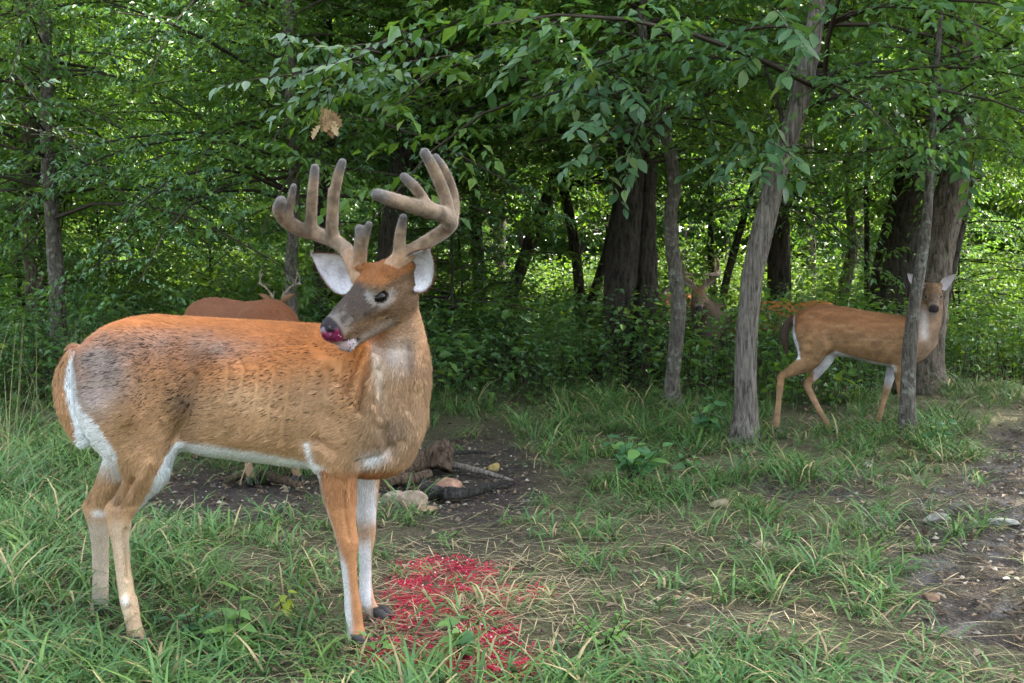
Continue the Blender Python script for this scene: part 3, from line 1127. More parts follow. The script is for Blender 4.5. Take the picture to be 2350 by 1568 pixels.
    right = [A((826, 640, -.04, .025), (814, 610, -.02, .0235), (797, 577, .02, .0215), (771, 556, .06, .020), (728, 538, .10, .0205), (690, 527, .11, .021), (658, 508, .10, .020), (640, 484, .07, .0185), (645, 463, .05, .0165)),
             A((764, 548, .06, .019), (762, 520, .05, .0175), (766, 445, .02, .0165), (768, 440, .02, .0155), (777, 400, .01, .014), (786, 373, .0, .0115)),
             A((716, 530, .10, .018), (714, 500, .095, .0165), (717, 450, .08, .0155), (723, 386, .06, .0125)),
             A((662, 508, .10, .016), (663, 490, .09, .0125), (667, 465, .08, .0120), (674, 429, .06, .0095)),
             A((822, 610, -.03, .022), (827, 575, -.05, .0195), (829, 545, -.06, .018), (825, 525, -.065, .0125)),
             A((831, 553, -.06, .015), (840, 533, -.07, .012), (847, 516, -.08, .010))]
    left = [A((893, 632, -.08, .030), (905, 610, -.075, .027), (925, 592, -.07, .0235), (955, 571, -.05, .0205), (991, 549, -.02, .0205), (1022, 528, -.0, .0205), (1033, 508, -.03, .022), (1015, 492, -.08, .022), (975, 480, -.14, .021), (932, 468, -.20, .019), (890, 455, -.25, .0178), (866, 447, -.27, .0155)),
            A((1030, 503, -.04, .020), (1022, 455, -.06, .0175), (1000, 398, -.08, .0170), (975, 352, -.10, .0145)),
            A((1036, 510, .0, .019), (1042, 470, .02, .0165), (1035, 430, .03, .015), (1018, 388, .02, .0135), (1000, 362, .01, .011)),
            A((985, 484, -.13, .018), (968, 452, -.14, .0150), (948, 426, -.15, .0145), (928, 407, -.16, .0125)),
            A((918, 596, -.07, .020), (917, 560, -.075, .0165), (920, 530, -.08, .0150), (926, 500, -.09, .0115))]
    def tipcol(tips):
        def f(c, v):
            c = c * .80
            m = np.zeros(len(v))
            for t in tips:
                m = np.maximum(m, sstep(.05, .012, np.linalg.norm(v - t, axis=1)))
            c = lerp(c, (.085, .083, .085), m * .85)
            x, y = proj(v)
            return lerp(c, (.40, .24, .14), sstep(560, 600, y) * .6)
        return f
    for cur in (right, left):
        v, q, nn, c = antler_mesh(cur, .0045, colf=tipcol([k_[-1][0] for k_ in cur]))
        a = D.part('antler', mk('antler', v - base, q, M_VELVET, True, c))
        fm = fur_mesh('velvet_fuzz', v - base, q, nn, c * 1.25, 16000, lambda p: np.full(len(p), .0032), lambda p, n_: np.tile([0, 0, .3], (len(p), 1)), .0005, 1.0, None, 9)
        ob('velvet_fuzz', fm, a, kind='stuff')
    # ---- hooves
    for px_, d, y_, f in [(316, -.125, 1490, (.95, -.3)), (233, .145, 1420, (.95, -.2)), (822, -.12, 1490, (.95, -.3)), (872, .115, 1421, (.95, -.35))]:
        w = W(px_, y_, d)
        w[2] = float(gz(w[0], w[1])) + .004
        me = make_hoof(w - base, f, .80).mesh('hoof', M_HOOF)
        D.part('hoof', me)
    return D


build_buck()
# ------------------------------------------------------------------ ground
def ell_mask(px, py, cx, cy, rx, ry, soft=.35):
    return sstep(1 + soft, 1 - soft, np.hypot((px - cx) / rx, (py - cy) / ry))


def masks(x, y):
    """bare soil and pink mineral over the ground plane (worked out where the photograph shows them)"""
    p = np.stack([x, y, np.zeros_like(x)], 1)
    px, py = proj(p)
    n1 = fbm(p, 3.1, 3)
    n2 = fbm(p + 7, 9.0, 3)
    w = 1 + 1.0 * (n1 - .5) + .7 * (n2 - .5)
    qx, qy = px + 70 * (n1 - .5), py + 34 * (n2 - .5)
    dirt = ell_mask(qx, qy, 1070, 1092, 165, 100)
    dirt = np.maximum(dirt, ell_mask(qx, qy, 545, 1132, 240, 62))
    dirt = np.maximum(dirt, ell_mask(qx, qy, 860, 1105, 150, 60))
    path = sstep(-30, 60, qx - np.interp(py, [930, 985, 1060, 1130, 1200, 1300, 1400, 1470, 1568], [2420, 2270, 2230, 2130, 2010, 2050, 2090, 2400, 2500]))
    path = path * sstep(930, 990, py)
    dirt = np.maximum(dirt, path * (.45 + .9 * sstep(.38, .55, n2)))
    dirt = np.maximum(dirt, .75 * ell_mask(qx, qy, 1870, 1120, 170, 40) * sstep(.4, .55, n2))
    dirt = np.maximum(dirt, .45 * ell_mask(qx, qy, 1080, 1230, 180, 55))
    dirt = np.maximum(dirt, .25 * ell_mask(qx, qy, 1650, 1330, 260, 120) * sstep(.45, .6, n2))
    dirt = np.clip(dirt, 0, 1) * (y < 9)
    pk = 0
    for cx, cy, rx, ry in [(1040, 1295, 110, 32), (1175, 1352, 85, 24), (1000, 1340, 110, 30), (945, 1402, 95, 40), (1115, 1415, 55, 20), (1105, 1465, 75, 30), (960, 1500, 130, 40), (1120, 1530, 120, 40)]:
        pk = np.maximum(pk, sstep(.26, .52, n1 * .3 + n2 * .7 + .06) * ell_mask(px + 26 * (n2 - .5), py + 16 * (n1 - .5), cx, cy, rx, ry, .45))
    zone = ell_mask(qx, qy, 1050, 1400, 280, 170, .3)
    return dirt, pk, zone, n1, n2


def build_ground():
    ys = np.concatenate([np.linspace(-60, 1.2, 14), 1.2 * (60 / 1.2) ** np.linspace(0, 1, 330)[1:], [90, 150, 300, 600]])
    us = np.concatenate([[-14, -6, -3], np.linspace(-1.25, 1.25, 300), [3, 6, 14]])
    Yg, Ug = np.meshgrid(ys, us, indexing='ij')
    Xg = Ug * np.maximum(Yg, 2.0) * .62 + 0 * Yg
    Xg = np.where(Yg < 1.2, Ug * (2 + np.abs(Yg - 1.2)), Xg)
    x, y = Xg.ravel(), Yg.ravel()
    z = gz(x, y)
    d, pk, zone, n1, n2 = masks(x, np.maximum(y, .8))
    front = (y > 1.0)
    d, pk = d * front, pk * front
    q = np.stack([x, y, 0 * x], 1)
    z = z + .016 * (fbm(q, 14, 3) - .5) * sstep(12, 6, y) + .03 * (fbm(q, 5, 2) - .5) * d - .02 * d * sstep(.3, .8, d)
    V = np.stack([x, y, z], 1)
    c = np.broadcast_to(np.array((.075, .068, .036)), V.shape) * (.7 + .6 * n2[:, None])
    c = lerp(c, (.048, .038, .031), d)
    c = lerp(c, (.115, .108, .104), d * sstep(.52, .66, fbm(q, 11, 4)) * .8 * (x > .6))
    c = lerp(c, (.040, .033, .028), d * sstep(.50, .62, fbm(q + 3, 6, 3)))
    c = lerp(c, (.25, .022, .034), pk * sstep(.38, .55, fbm(q, 30, 3)))
    ny, nu = Yg.shape
    i = np.arange(ny - 1)[:, None] * nu
    j = np.arange(nu - 1)[None]
    T = np.stack([i + j, i + j + 1, i + nu + j + 1, i + nu + j], -1).reshape(-1, 4)
    m, nt, out = new_mat('soil')
    a = nd(nt, 'ShaderNodeAttribute', attribute_name='Col')
    tc = nd(nt, 'ShaderNodeTexCoord')
    n = nd(nt, 'ShaderNodeTexNoise')
    n.inputs['Scale'].default_value = 42
    n.inputs['Detail'].default_value = 8
    n.inputs['Roughness'].default_value = .7
    nt.links.new(tc.outputs['Object'], n.inputs['Vector'])
    mr = nd(nt, 'ShaderNodeMapRange')
    mr.inputs[1].default_value, mr.inputs[2].default_value, mr.inputs[3].default_value, mr.inputs[4].default_value = .3, .7, .45, 1.6
    nt.links.new(n.outputs[0], mr.inputs[0])
    sc_ = nd(nt, 'ShaderNodeVectorMath', operation='SCALE')
    nt.links.new(a.outputs['Color'], sc_.inputs[0])
    nt.links.new(mr.outputs[0], sc_.inputs['Scale'])
    b = nd(nt, 'ShaderNodeBsdfPrincipled')
    nt.links.new(sc_.outputs[0], b.inputs['Base Color'])
    b.inputs['Roughness'].default_value = .9
    b.inputs['Specular IOR Level'].default_value = .2
    vo = nd(nt, 'ShaderNodeTexVoronoi')
    vo.inputs['Scale'].default_value = 70
    nt.links.new(tc.outputs['Object'], vo.inputs['Vector'])
    ad = nd(nt, 'ShaderNodeMath', operation='ADD')
    nt.links.new(n.outputs[0], ad.inputs[0])
    nt.links.new(vo.outputs[0], ad.inputs[1])
    bp = nd(nt, 'ShaderNodeBump')
    bp.inputs['Strength'].default_value = 1.0
    bp.inputs['Distance'].default_value = .02
    nt.links.new(ad.outputs[0], bp.inputs['Height'])
    nt.links.new(bp.outputs[0], b.inputs['Normal'])
    nt.links.new(b.outputs[0], out.inputs[0])
    ob('ground', mk('ground', V, T, m, True, c), kind='structure', label='dark forest soil with bare trodden patches')


def blades(p, az, th0, th1, L, wd, cols, rows=4, twist=None):
    """curved grass blades; all arrays of length n"""
    n = len(p)
    s = np.linspace(0, 1, rows + 1)
    th = th0[:, None] + (th1 - th0)[:, None] * s[None]
    ds = L[:, None] / rows
    hx = np.concatenate([np.zeros((n, 1)), np.cumsum(np.sin((th[:, :-1] + th[:, 1:]) / 2) * ds, 1)], 1)
    hz = np.concatenate([np.zeros((n, 1)), np.cumsum(np.cos((th[:, :-1] + th[:, 1:]) / 2) * ds, 1)], 1)
    hz = np.maximum(hz, .006 + .012 * np.random.default_rng(1).random((n, 1)) * s[None])
    dx, dy = np.cos(az)[:, None], np.sin(az)[:, None]
    tw = (twist if twist is not None else np.zeros(n))[:, None] * s[None]
    cx = p[:, 0:1] + dx * hx - dy * hx * 0 + (-dy) * tw * L[:, None]
    cyy = p[:, 1:2] + dy * hx + dx * tw * L[:, None]
    cz = p[:, 2:3] + hz
    w = wd[:, None] * np.interp(s, [0, .25, .6, 1], [.7, 1, .8, .02])[None] * .5
    sx, sy = -dy, dx
    Lf = np.stack([cx - sx * w, cyy - sy * w, cz + .25 * w], -1)
    Rt = np.stack([cx + sx * w, cyy + sy * w, cz + .25 * w], -1)
    V = np.empty((n, rows * 2 + 1, 3))
    V[:, 0:rows * 2:2] = Lf[:, :rows]
    V[:, 1:rows * 2:2] = Rt[:, :rows]
    V[:, rows * 2] = np.stack([cx[:, -1], cyy[:, -1], cz[:, -1]], -1)
    k = rows * 2 + 1
    b = np.arange(n)[:, None] * k
    qs = np.concatenate([b + np.array([[2 * r, 2 * r + 1, 2 * r + 3, 2 * r + 2]]) for r in range(rows - 1)], 0)
    tr = b + np.array([[2 * rows - 2, 2 * rows - 1, 2 * rows]])
    C = np.repeat(cols[:, None], k, 1)
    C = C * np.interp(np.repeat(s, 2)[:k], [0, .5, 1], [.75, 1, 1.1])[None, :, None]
    return V.reshape(-1, 3), [qs, tr], C.reshape(-1, 3)


def ground_pts(n, y0, y1, r, power=1.0, spread=.60):
    u = r.random(n)
    if power == 1.0:
        y = y0 + (y1 - y0) * u
    else:
        e = 2 - power
        y = (y0 ** e + (y1 ** e - y0 ** e) * u) ** (1 / e)
    x = (r.random(n) * 2 - 1) * (spread * y + .5)
    return x, y


M_GRASS = col_mat('grass', .55, .35, transl=.30)
M_STRAW = col_mat('straw', .8, .2, transl=.1)


def build_grass():
    r = np.random.default_rng(21)
    nc = 4900
    cx, cy_ = ground_pts(nc, 2.3, 10.5, r, 1.25)
    d, pk, zone, n1, n2 = masks(cx, cy_)
    big = fbm(np.stack([cx, cy_, 0 * cx], 1) + 20, 1.6, 2)
    dens = .85 * (1 - d) ** 2 * (1 - .82 * zone * sstep(.62, .5, n2)) * (.25 + 1.3 * sstep(.32, .62, big))
    left = sstep(-.2, -1.2, cx) * sstep(3, 4, cy_)
    dens = dens * (1 + .5 * left)
    keep = r.random(nc) < np.clip(dens, 0.02, 1)
    cx, cy_, zone, left, big = cx[keep], cy_[keep], zone[keep], left[keep], big[keep]
    hs = (.50 + .65 * r.random(len(cx))) * (.75 + .5 * sstep(.4, .7, big)) * (1 + .45 * left + .25 * sstep(6.5, 9, cy_)) * (1 - .25 * sstep(3.6, 2.8, cy_))
    qx, qy = proj(np.stack([cx, cy_, 0 * cx], 1))
    hs = hs * (1 - .5 * ell_mask(qx, qy, 740, 1235, 500, 120))
    nb = r.integers(9, 22, len(cx))
    ci = np.repeat(np.arange(len(cx)), nb)
    n = len(ci)
    rad = np.abs(r.normal(size=n)) * .055
    a = r.random(n) * 2 * math.pi
    x, y = cx[ci] + rad * np.cos(a), cy_[ci] + rad * np.sin(a)
    lean = (r.random(len(cx)) * 2 * math.pi)[ci]
    az = np.where(r.random(n) < .45, lean + .7 * r.normal(size=n), r.random(n) * 2 * math.pi)
    L = (.13 + .21 * r.random(n)) * hs[ci]
    th0 = np.radians(4 + 38 * r.random(n))
    th1 = np.radians(75 + 80 * r.random(n) ** .8)
    wd = .0048 + .0062 * r.random(n) ** 1.5
    t = r.random(n)[:, None]
    hue = r.random(len(cx))[ci][:, None]
    g1, g2, g3 = np.array((.050, .135, .036)), np.array((.125, .205, .036)), np.array((.070, .180, .068))
    col = g1 * (1 - t) + g2 * t
    col = col * (1 - .5 * hue) + g3 * .5 * hue
    dry = (r.random(n) < .10 + .35 * zone[ci])
    col = np.where(dry[:, None], np.array((.34, .27, .14)) * (.6 + .7 * t), col * (.65 + .6 * r.random(n)[:, None]))
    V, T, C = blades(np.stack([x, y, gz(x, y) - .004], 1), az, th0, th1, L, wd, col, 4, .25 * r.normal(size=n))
    ob('grass', mk('grass', V, T, M_GRASS, True, C), kind='stuff', label='long flopping green grass', cat='grass')
    # matted straw lying on the soil
    m = 34000
    x, y = ground_pts(m, 2.3, 9.5, r, 1.3)
    d, pk, zone, n1, n2 = masks(x, y)
    k = r.random(m) < np.clip(.34 + .6 * zone - .34 * d, .05, 1)
    x, y, pk, zone, d = x[k], y[k], pk[k], zone[k], d[k]
    n = len(x)
    t = r.random(n)[:, None]
    col = np.array((.20, .155, .085)) * (1 - t) + np.array((.40, .33, .20)) * t
    col = np.where((r.random(n) < .25)[:, None], np.array((.10, .15, .055)), col)
    col = np.where((r.random(n) < .5 * pk)[:, None], np.array((.36, .035, .060)) * (.4 + t), col)
    V, T, C = blades(np.stack([x, y, gz(x, y) + .004], 1), r.random(n) * 2 * math.pi, np.radians(74 + 14 * r.random(n)), np.radians(86 + 12 * r.random(n)),
                     .06 + .16 * r.random(n), .003 + .003 * r.random(n), col, 2, .3 * r.normal(size=n))
    ob('straw', mk('straw', V, T, M_STRAW, True, C), kind='stuff', label='dry matted straw on the soil', cat='straw')
    # tall seeding stalks at the left edge
    m = 170
    x = -(.25 + .36 * r.random(m)) * 6.2 * (.8 + .6 * r.random(m))
    y = 5.0 + 3.5 * r.random(m)
    x = np.minimum(x, -.34 * y)
    L = .55 + .45 * r.random(m)
    V, T, C = blades(np.stack([x, y, gz(x, y)], 1), r.random(m) * 6.28, np.radians(3 + 10 * r.random(m)), np.radians(10 + 40 * r.random(m)), L, np.full(m, .004),
                     np.array((.26, .25, .12)) * (.7 + .6 * r.random((m, 1))), 4)
    ob('seed_stalks', mk('seed_stalks', V, T, M_STRAW, True, C), kind='stuff', label='tall thin seeding grass stalks at the left edge', cat='grass')


def diamonds(p, a, nrm, l, w, fold=.18):
    """simple folded leaves: p base, a direction, nrm normal"""
    a = vec_norm(a)
    s = vec_norm(np.cross(a, nrm))
    nn = np.cross(s, a)
    n = len(p)
    V = np.empty((n, 4, 3))
    l, w = l[:, None], w[:, None]
    V[:, 0] = p
    V[:, 1] = p + a * l * .42 + s * w * .5 + nn * w * fold
    V[:, 2] = p + a * l - nn * l * .12
    V[:, 3] = p + a * l * .42 - s * w * .5 + nn * w * fold
    b = np.arange(n)[:, None] * 4
    T = np.concatenate([b + np.array([[0, 1, 2]]), b + np.array([[0, 2, 3]])])
    return V.reshape(-1, 3), T


def ovals(p, a, nrm, l, w, fold=.16):
    """pointed oval leaves, eight corners each"""
    a = vec_norm(a)
    s = vec_norm(np.cross(a, nrm))
    nn = np.cross(s, a)
    n = len(p)
    l, w = l[:, None], w[:, None]
    V = np.empty((n, 8, 3))
    for k, (u, v, h) in enumerate([(0, 0, 0), (.28, .44, fold), (.62, .42, fold), (1, 0, -.16), (.62, -.42, fold), (.28, -.44, fold), (.30, 0, 0), (.64, 0, -.03)]):
        V[:, k] = p + a * l * u + s * w * v + nn * (w * h if abs(v) > 0 else l * h)
    b = np.arange(n)[:, None] * 8
    T = np.concatenate([b + np.array([t]) for t in [(0, 1, 6), (0, 6, 5), (1, 2, 7), (1, 7, 6), (6, 7, 4), (6, 4, 5), (2, 3, 7), (7, 3, 4)]])
    return V.reshape(-1, 3), T


M_LEAF = [leaf_mat('leaf_mid', [(0, (.045, .105, .026)), (.5, (.070, .150, .034)), (.85, (.095, .185, .040)), (1, (.13, .20, .045))], .42, .5, .35),
          leaf_mat('leaf_deep', [(0, (.040, .105, .040)), (.5, (.060, .145, .050)), (1, (.095, .185, .055))], .38, .45, .45),
          leaf_mat('leaf_blue', [(0, (.042, .110, .052)), (.5, (.060, .145, .068)), (1, (.090, .185, .080))], .36, .42, .5),
          leaf_mat('leaf_lime', [(0, (.055, .115, .024)), (.5, (.085, .155, .034)), (1, (.125, .190, .045))], .45, .5, .35, (1.6, 1.6, .5))]
M_NEAR = leaf_mat('leaf_near', [(0, (.040, .105, .045)), (.5, (.058, .135, .058)), (.9, (.085, .170, .068)), (1, (.13, .20, .05))], .34, .40, .55)
M_YOUNG = leaf_mat('leaf_young', [(0, (.085, .19, .06)), (1, (.16, .27, .06))], .4, .45, .4)
M_TWIG = plain_mat('twig', (.045, .036, .028), .9, .1)
M_BARK = bark_mat('bark_grey_brown', (.030, .024, .019), (.165, .135, .105), (.20, .20, .16), .35, 1.0)
M_BARK_DARK = bark_mat('bark_dark', (.012, .010, .008), (.062, .052, .042), (.10, .11, .085), .25, .8)
M_BARK_LICH = bark_mat('bark_lichen', (.040, .035, .029), (.135, .120, .100), (.27, .28, .24), .75, 1.6, .8)
M_BARK_MID = bark_mat('bark_furrowed', (.048, .042, .036), (.235, .208, .178), (.28, .27, .235), .35, 1.7, 1.0, 4.0)
M_DEAD = col_mat('dead_leaf', .8, .2, transl=.15)


def build_undergrowth():
    r = np.random.default_rng(5)

    def patch(name, label, ns, xr, yr, hr, lsz, mat, test=None, nl=(14, 30)):
        x = xr[0] + (xr[1] - xr[0]) * r.random(ns)
        y = yr[0] + (yr[1] - yr[0]) * r.random(ns)
        big = fbm(np.stack([x, y, 0 * x], 1), .9, 2)
        k = np.abs(x) < .56 * y + 1.2
        k &= (r.random(ns) < .3 + 1.3 * sstep(.3, .6, big))
        if test is not None:
            k &= test(x, y, big)
        x, y, big = x[k], y[k], big[k]
        h = (hr[0] + (hr[1] - hr[0]) * r.random(len(x))) * (.55 + .9 * big)
        z = gz(x, y)
        cnt = r.integers(nl[0], nl[1], len(x))
        ci = np.repeat(np.arange(len(x)), cnt)
        n = len(ci)
        t = r.random(n) ** .7
        a = r.random(n) * 2 * math.pi
        rad = (.03 + .20 * r.random(n)) * h[ci] ** .5 * (1.2 - .6 * t)
        lx, ly = (r.random((2, len(x))) - .5) * .35
        p = np.stack([x[ci] + lx[ci] * t * h[ci] + rad * np.cos(a), y[ci] + ly[ci] * t * h[ci] + rad * np.sin(a), z[ci] + h[ci] * t], 1)
        d = np.stack([np.cos(a), np.sin(a), -.25 + .5 * r.random(n)], 1) + .35 * r.normal(size=(n, 3))
        nm = np.stack([.45 * r.normal(size=n), .45 * r.normal(size=n) - .2, np.ones(n)], 1)
        l = lsz * (.6 + .8 * r.random(n))
        V, T = diamonds(p, d, nm, l, l * (.45 + .2 * r.random(n)))
        g = Geo()
        # stems
        m = len(x)
        b = np.arange(m)
        top = np.stack([x + lx * h, y + ly * h, z + h], 1)
        bs = np.stack([x, y, z - .02], 1)
        SV = np.stack([bs - [.004, 0, 0], bs + [.004, 0, 0], top], 1).reshape(-1, 3)
        ST = np.arange(m * 3).reshape(-1, 3)
        me = mk(name, np.vstack([V, SV]), np.vstack([T, ST + len(V)]), mat, False)
        me.materials.append(M_TWIG)
        mi = np.zeros(len(T) + m, np.int32)
        mi[len(T):] = 1
        me.polygons.foreach_set('material_index', mi)
        ob(name, me, kind='stuff', label=label, cat='undergrowth')
    UG = lambda x, y, b: (y > 9.0 + .5 * np.sin(x * 1.7) + 1.6 * sstep(2.0, 4.2, x) + .5 * sstep(4.6, 5.6, x)) & ~((x > 1.6) & (x < 5.2) & (y > 12.2))
    patch('broad_undergrowth', 'loose shrubs with larger pale green leaves among the dark undergrowth', 900, (-7.5, 8.5), (8.5, 13.5), (.35, 1.05), .105, M_LEAF[0], UG, (12, 24))
    patch('undergrowth', 'dark green leafy undergrowth behind the clearing', 4600, (-7.5, 8.5), (8.7, 13.5), (.40, .95), .060, M_LEAF[1],
          lambda x, y, b: (y > 9.0 + .5 * np.sin(x * 1.7) + 1.6 * sstep(2.0, 4.2, x) + .5 * sstep(4.6, 5.6, x)) & ~((x > 1.6) & (x < 5.2) & (y > 12.2)))
    patch('bright_undergrowth', 'sunlit yellow-green brush in the glade beyond the doe', 6600, (-5.5, 15), (12.6, 25), (.55, 1.45), .085, M_LEAF[3], None, (16, 34))
    patch('woodland_brush', 'low shaded brush under the trees at left', 3000, (-13, 2), (12.5, 24), (.5, 1.5), .09, M_LEAF[0], None, (14, 30))


# ------------------------------------------------------------------ trees
def crown_mesh(seed, nb, zr, Rr, nt_, nl, lsz, lw, mat, droop=.35, tw=(.35, .85), flat=.38):
    r = np.random.default_rng(seed)
    u = r.random(nb)
    z0 = zr[0] + (zr[1] - zr[0]) * u
    R = (Rr[0] + (Rr[1] - Rr[0]) * u) * (.6 + .55 * r.random(nb))
    az = r.random(nb) * 2 * math.pi
    rise = R * (.05 + .45 * r.random(nb))
    dr = R * droop * (.6 + .9 * r.random(nb))

    def bough(b, t):
        return np.stack([R[b] * t * np.cos(az[b] + .25 * t), R[b] * t * np.sin(az[b] + .25 * t), z0[b] + rise[b] * t - dr[b] * t * t], -1)
    g = Geo()
    for b in range(nb):
        tt = np.linspace(0, 1, 6)
        pts = bough(np.full(6, b), tt)
        add_tube(g, pts, .004 + .016 * R[b] / 2.5 * (1 - tt), 3, cap=False)
    B = np.repeat(np.arange(nb), nt_)
    T_ = np.tile((np.arange(nt_) + .5) / nt_, nb) * .85 + .15 + .04 * r.normal(size=nb * nt_)
    T_ = np.clip(T_, .05, 1)
    bp = bough(B, T_)
    bd = vec_norm(bough(B, T_ + .02) - bough(B, T_ - .02))
    side = vec_norm(np.cross(bd, [0, 0, 1.0])) * np.where(np.arange(len(B)) % 2, 1, -1)[:, None]
    td = vec_norm(bd * .65 + side * .8 + np.stack([0 * T_, 0 * T_, -.10 + .25 * r.random(len(B))], 1) + .22 * r.normal(size=(len(B), 3)))
    tl = (tw[0] + (tw[1] - tw[0]) * r.random(len(B))) * (1.15 - .5 * T_)
    for k in range(len(B)):
        if k % 5 == 0:
            add_tube(g, [bp[k], bp[k] + td[k] * tl[k] * .6, bp[k] + td[k] * tl[k] - np.array([0, 0, tl[k] * .1])], [.004, .003, .001], 3, cap=False)
    K = np.repeat(np.arange(len(B)), nl)
    s = np.tile((np.arange(nl) + .6) / nl, len(B))
    n = len(K)
    p = bp[K] + td[K] * (tl[K] * s)[:, None] - np.stack([0 * s, 0 * s, tl[K] * .12 * s * s], 1) + .012 * r.normal(size=(n, 3))
    sd = vec_norm(np.cross(td[K], [0, 0, 1.0])) * np.where(np.arange(n) % 2, 1, -1)[:, None]
    d = td[K] * .55 + sd * (.9 * (1 - s ** 6))[:, None] + np.stack([0 * s, 0 * s, -.25 - .25 * r.random(n)], 1) + .18 * r.normal(size=(n, 3))
    nm = np.stack([flat * r.normal(size=n), flat * r.normal(size=n), np.ones(n)], 1)
    l = lsz * (.65 + .65 * r.random(n))
    V, T = diamonds(p, d, nm, l, l * lw)
    return mk('crown', V, T, mat, False), g.mesh('branches', M_TWIG)


CROWNS = {}


def build_crowns():
    CROWNS['broad'] = [crown_mesh(100 + i, 62, (2.1, 9.0), (2.9, 1.7), 13, 11, .105, .52, M_LEAF[i % 2]) for i in range(3)]
    CROWNS['fine'] = [crown_mesh(200 + i, 60, (1.6, 8.0), (2.7, 1.6), 16, 18, .055, .42, M_LEAF[2 - 2 * (i % 2)], .45) for i in range(2)]
    CROWNS['lime'] = [crown_mesh(300 + i, 58, (2.0, 9.0), (3.0, 1.8), 13, 11, .115, .5, M_LEAF[3]) for i in range(2)]
    CROWNS['low'] = [crown_mesh(400 + i, 46, (.5, 4.6), (2.0, 1.0), 13, 13, .080, .5, M_LEAF[i]) for i in range(2)]
    CROWNS['high'] = [crown_mesh(500 + i, 60, (3.6, 10.0), (3.0, 2.2), 12, 10, .13, .55, M_LEAF[i]) for i in range(2)]


NTREE = [0]


def tree(name, label, pts, Y, bark, crown=None, group=None, cscale=1.0, lean=0.0, top=8.0, coff=(0, 0, 0), seg=16, rough=.10, crot=None, flare=.9, upper=0.0, extra=None):
    """pts: (px, py, half width px) from the base up, at distance Y (lean = change of Y up the stem)"""
    NTREE[0] += 1
    sd = NTREE[0]
    r = np.random.default_rng(1000 + sd)
    pts = sorted(pts, key=lambda q: -q[1])
    w = []
    y_lo, y_hi = pts[0][1], pts[-1][1]
    for px, py, hw in pts:
        yy = Y + lean * (y_lo - py) / max(y_lo - y_hi, 1)
        q = P(px, py, yy)
        w.append(np.append(q, hw * yy / F_PX))
    w = np.array(w)
    b = w[0].copy()
    gzz = float(gz(b[0], b[1]))
    if b[2] > gzz + .02:          # carry the stem down to the ground
        dirv = (w[1, :3] - w[0, :3]) / max(w[1, 2] - w[0, 2], 1e-3)
        q = b.copy()
        q[:3] = b[:3] - dirv * (b[2] - gzz) * .6
        q[2] = gzz - .03
        q[3] = b[3] * 1.12
        w = np.vstack([q, w])
    else:
        w[0, 2] = gzz - .03
    t = w[-1]
    if t[2] < top:
        dirv = (w[-1, :3] - w[-2, :3]) / max(w[-1, 2] - w[-2, 2], 1e-3)
        dirv = np.clip(dirv, -.3, .3)
        dirv[2] = 1
        q = t.copy()
        q[:3] = t[:3] + dirv * (top - t[2])
        q[3] = t[3] * .45
        w = np.vstack([w, q])
    L = np.linalg.norm(np.diff(w[:, :3], axis=0), axis=1).sum()
    n = int(np.clip(L / (.045 if Y < 11.5 else .09), 12, 190))
    # resample by height
    c = crom(w, 400)
    zz = np.linspace(c[0, 2], c[-1, 2], n)
    c = np.stack([np.interp(zz, np.maximum.accumulate(c[:, 2]), c[:, i]) for i in range(4)], 1)
    hgt = c[:, 2] - gzz
    rad = c[:, 3] * (1 + flare * np.exp(-np.maximum(hgt, 0) / .13))
    c[:, 0] += .010 * np.sin(hgt * 3 + sd)
    root = empty(name, (c[0, 0], c[0, 1], gzz), label, 'tree', group)
    o3 = np.array([c[0, 0], c[0, 1], gzz])
    V, T, cp = tube(c[:, :3] - o3, rad, seg, rough=rough * (1.5 if Y < 11.5 else 1), seed=sd, fs=20 if Y < 11.5 else 9)
    ob('trunk', mk('trunk', V, [T, cp], bark), root)
    if crown:
        var = CROWNS[crown]
        lm, bm = var[sd % len(var)]
        rz = crot if crot is not None else r.random() * 6.28
        top_xy = np.array([np.interp(4.0, hgt, c[:, 0] - o3[0]), np.interp(4.0, hgt, c[:, 1] - o3[1]), 0]) * .8
        for nm, me in (('crown', lm), ('branches', bm)):
            k = ob(nm, me, root)
            k.location = Vector(top_xy) + Vector(coff)
            k.rotation_euler = (0, 0, rz)
            k.scale = (cscale,) * 3
    if extra:
        lm, bm = CROWNS['low'][sd % 2]
        for nm, me in (('crown', lm), ('branches', bm)):
            k = ob(nm, me, root)
            k.location = Vector((float(np.interp(extra[1] + 1.5, hgt, c[:, 0] - o3[0])), float(np.interp(extra[1] + 1.5, hgt, c[:, 1] - o3[1])), extra[1]))
            k.rotation_euler = (0, 0, 1.7 * sd)
            k.scale = (extra[0],) * 3
    if upper:  # second crown above the view, added to keep sun off the foreground
        lm, bm = CROWNS['high'][sd % 2]
        for nm, me in (('crown', lm), ('branches', bm)):
            k = ob(nm, me, root)
            k.location = Vector(top_xy) + Vector((.4, -.6, .8))
            k.rotation_euler = (0, 0, rz + 2)
            k.scale = (upper,) * 3
    return root


def shade_tree(x, y, z, kind, k):
    """unseen tree, added round the camera to block low sky light"""
    root = empty('added_shade_tree', (x, y, z), 'unseen tree added round the viewpoint to shade the clearing', 'tree', 'unseen trees added for shade')
    h = np.linspace(0, 8, 24)
    V, T, cp = tube(np.stack([.05 * np.sin(h + k), .05 * np.cos(h * .8 + k), h - .03], 1), .17 * (1 - .08 * h) * (1 + .6 * np.exp(-h / .15)), 12, rough=.1, seed=k)
    ob('trunk', mk('trunk', V, [T, cp], M_BARK), root)
    lm, bm = CROWNS[kind][k % 2]
    for nm, me in (('crown', lm), ('branches', bm)):
        o = ob(nm, me, root)
        o.rotation_euler = (0, 0, k * 2.1)
        o.scale = (1.3,) * 3


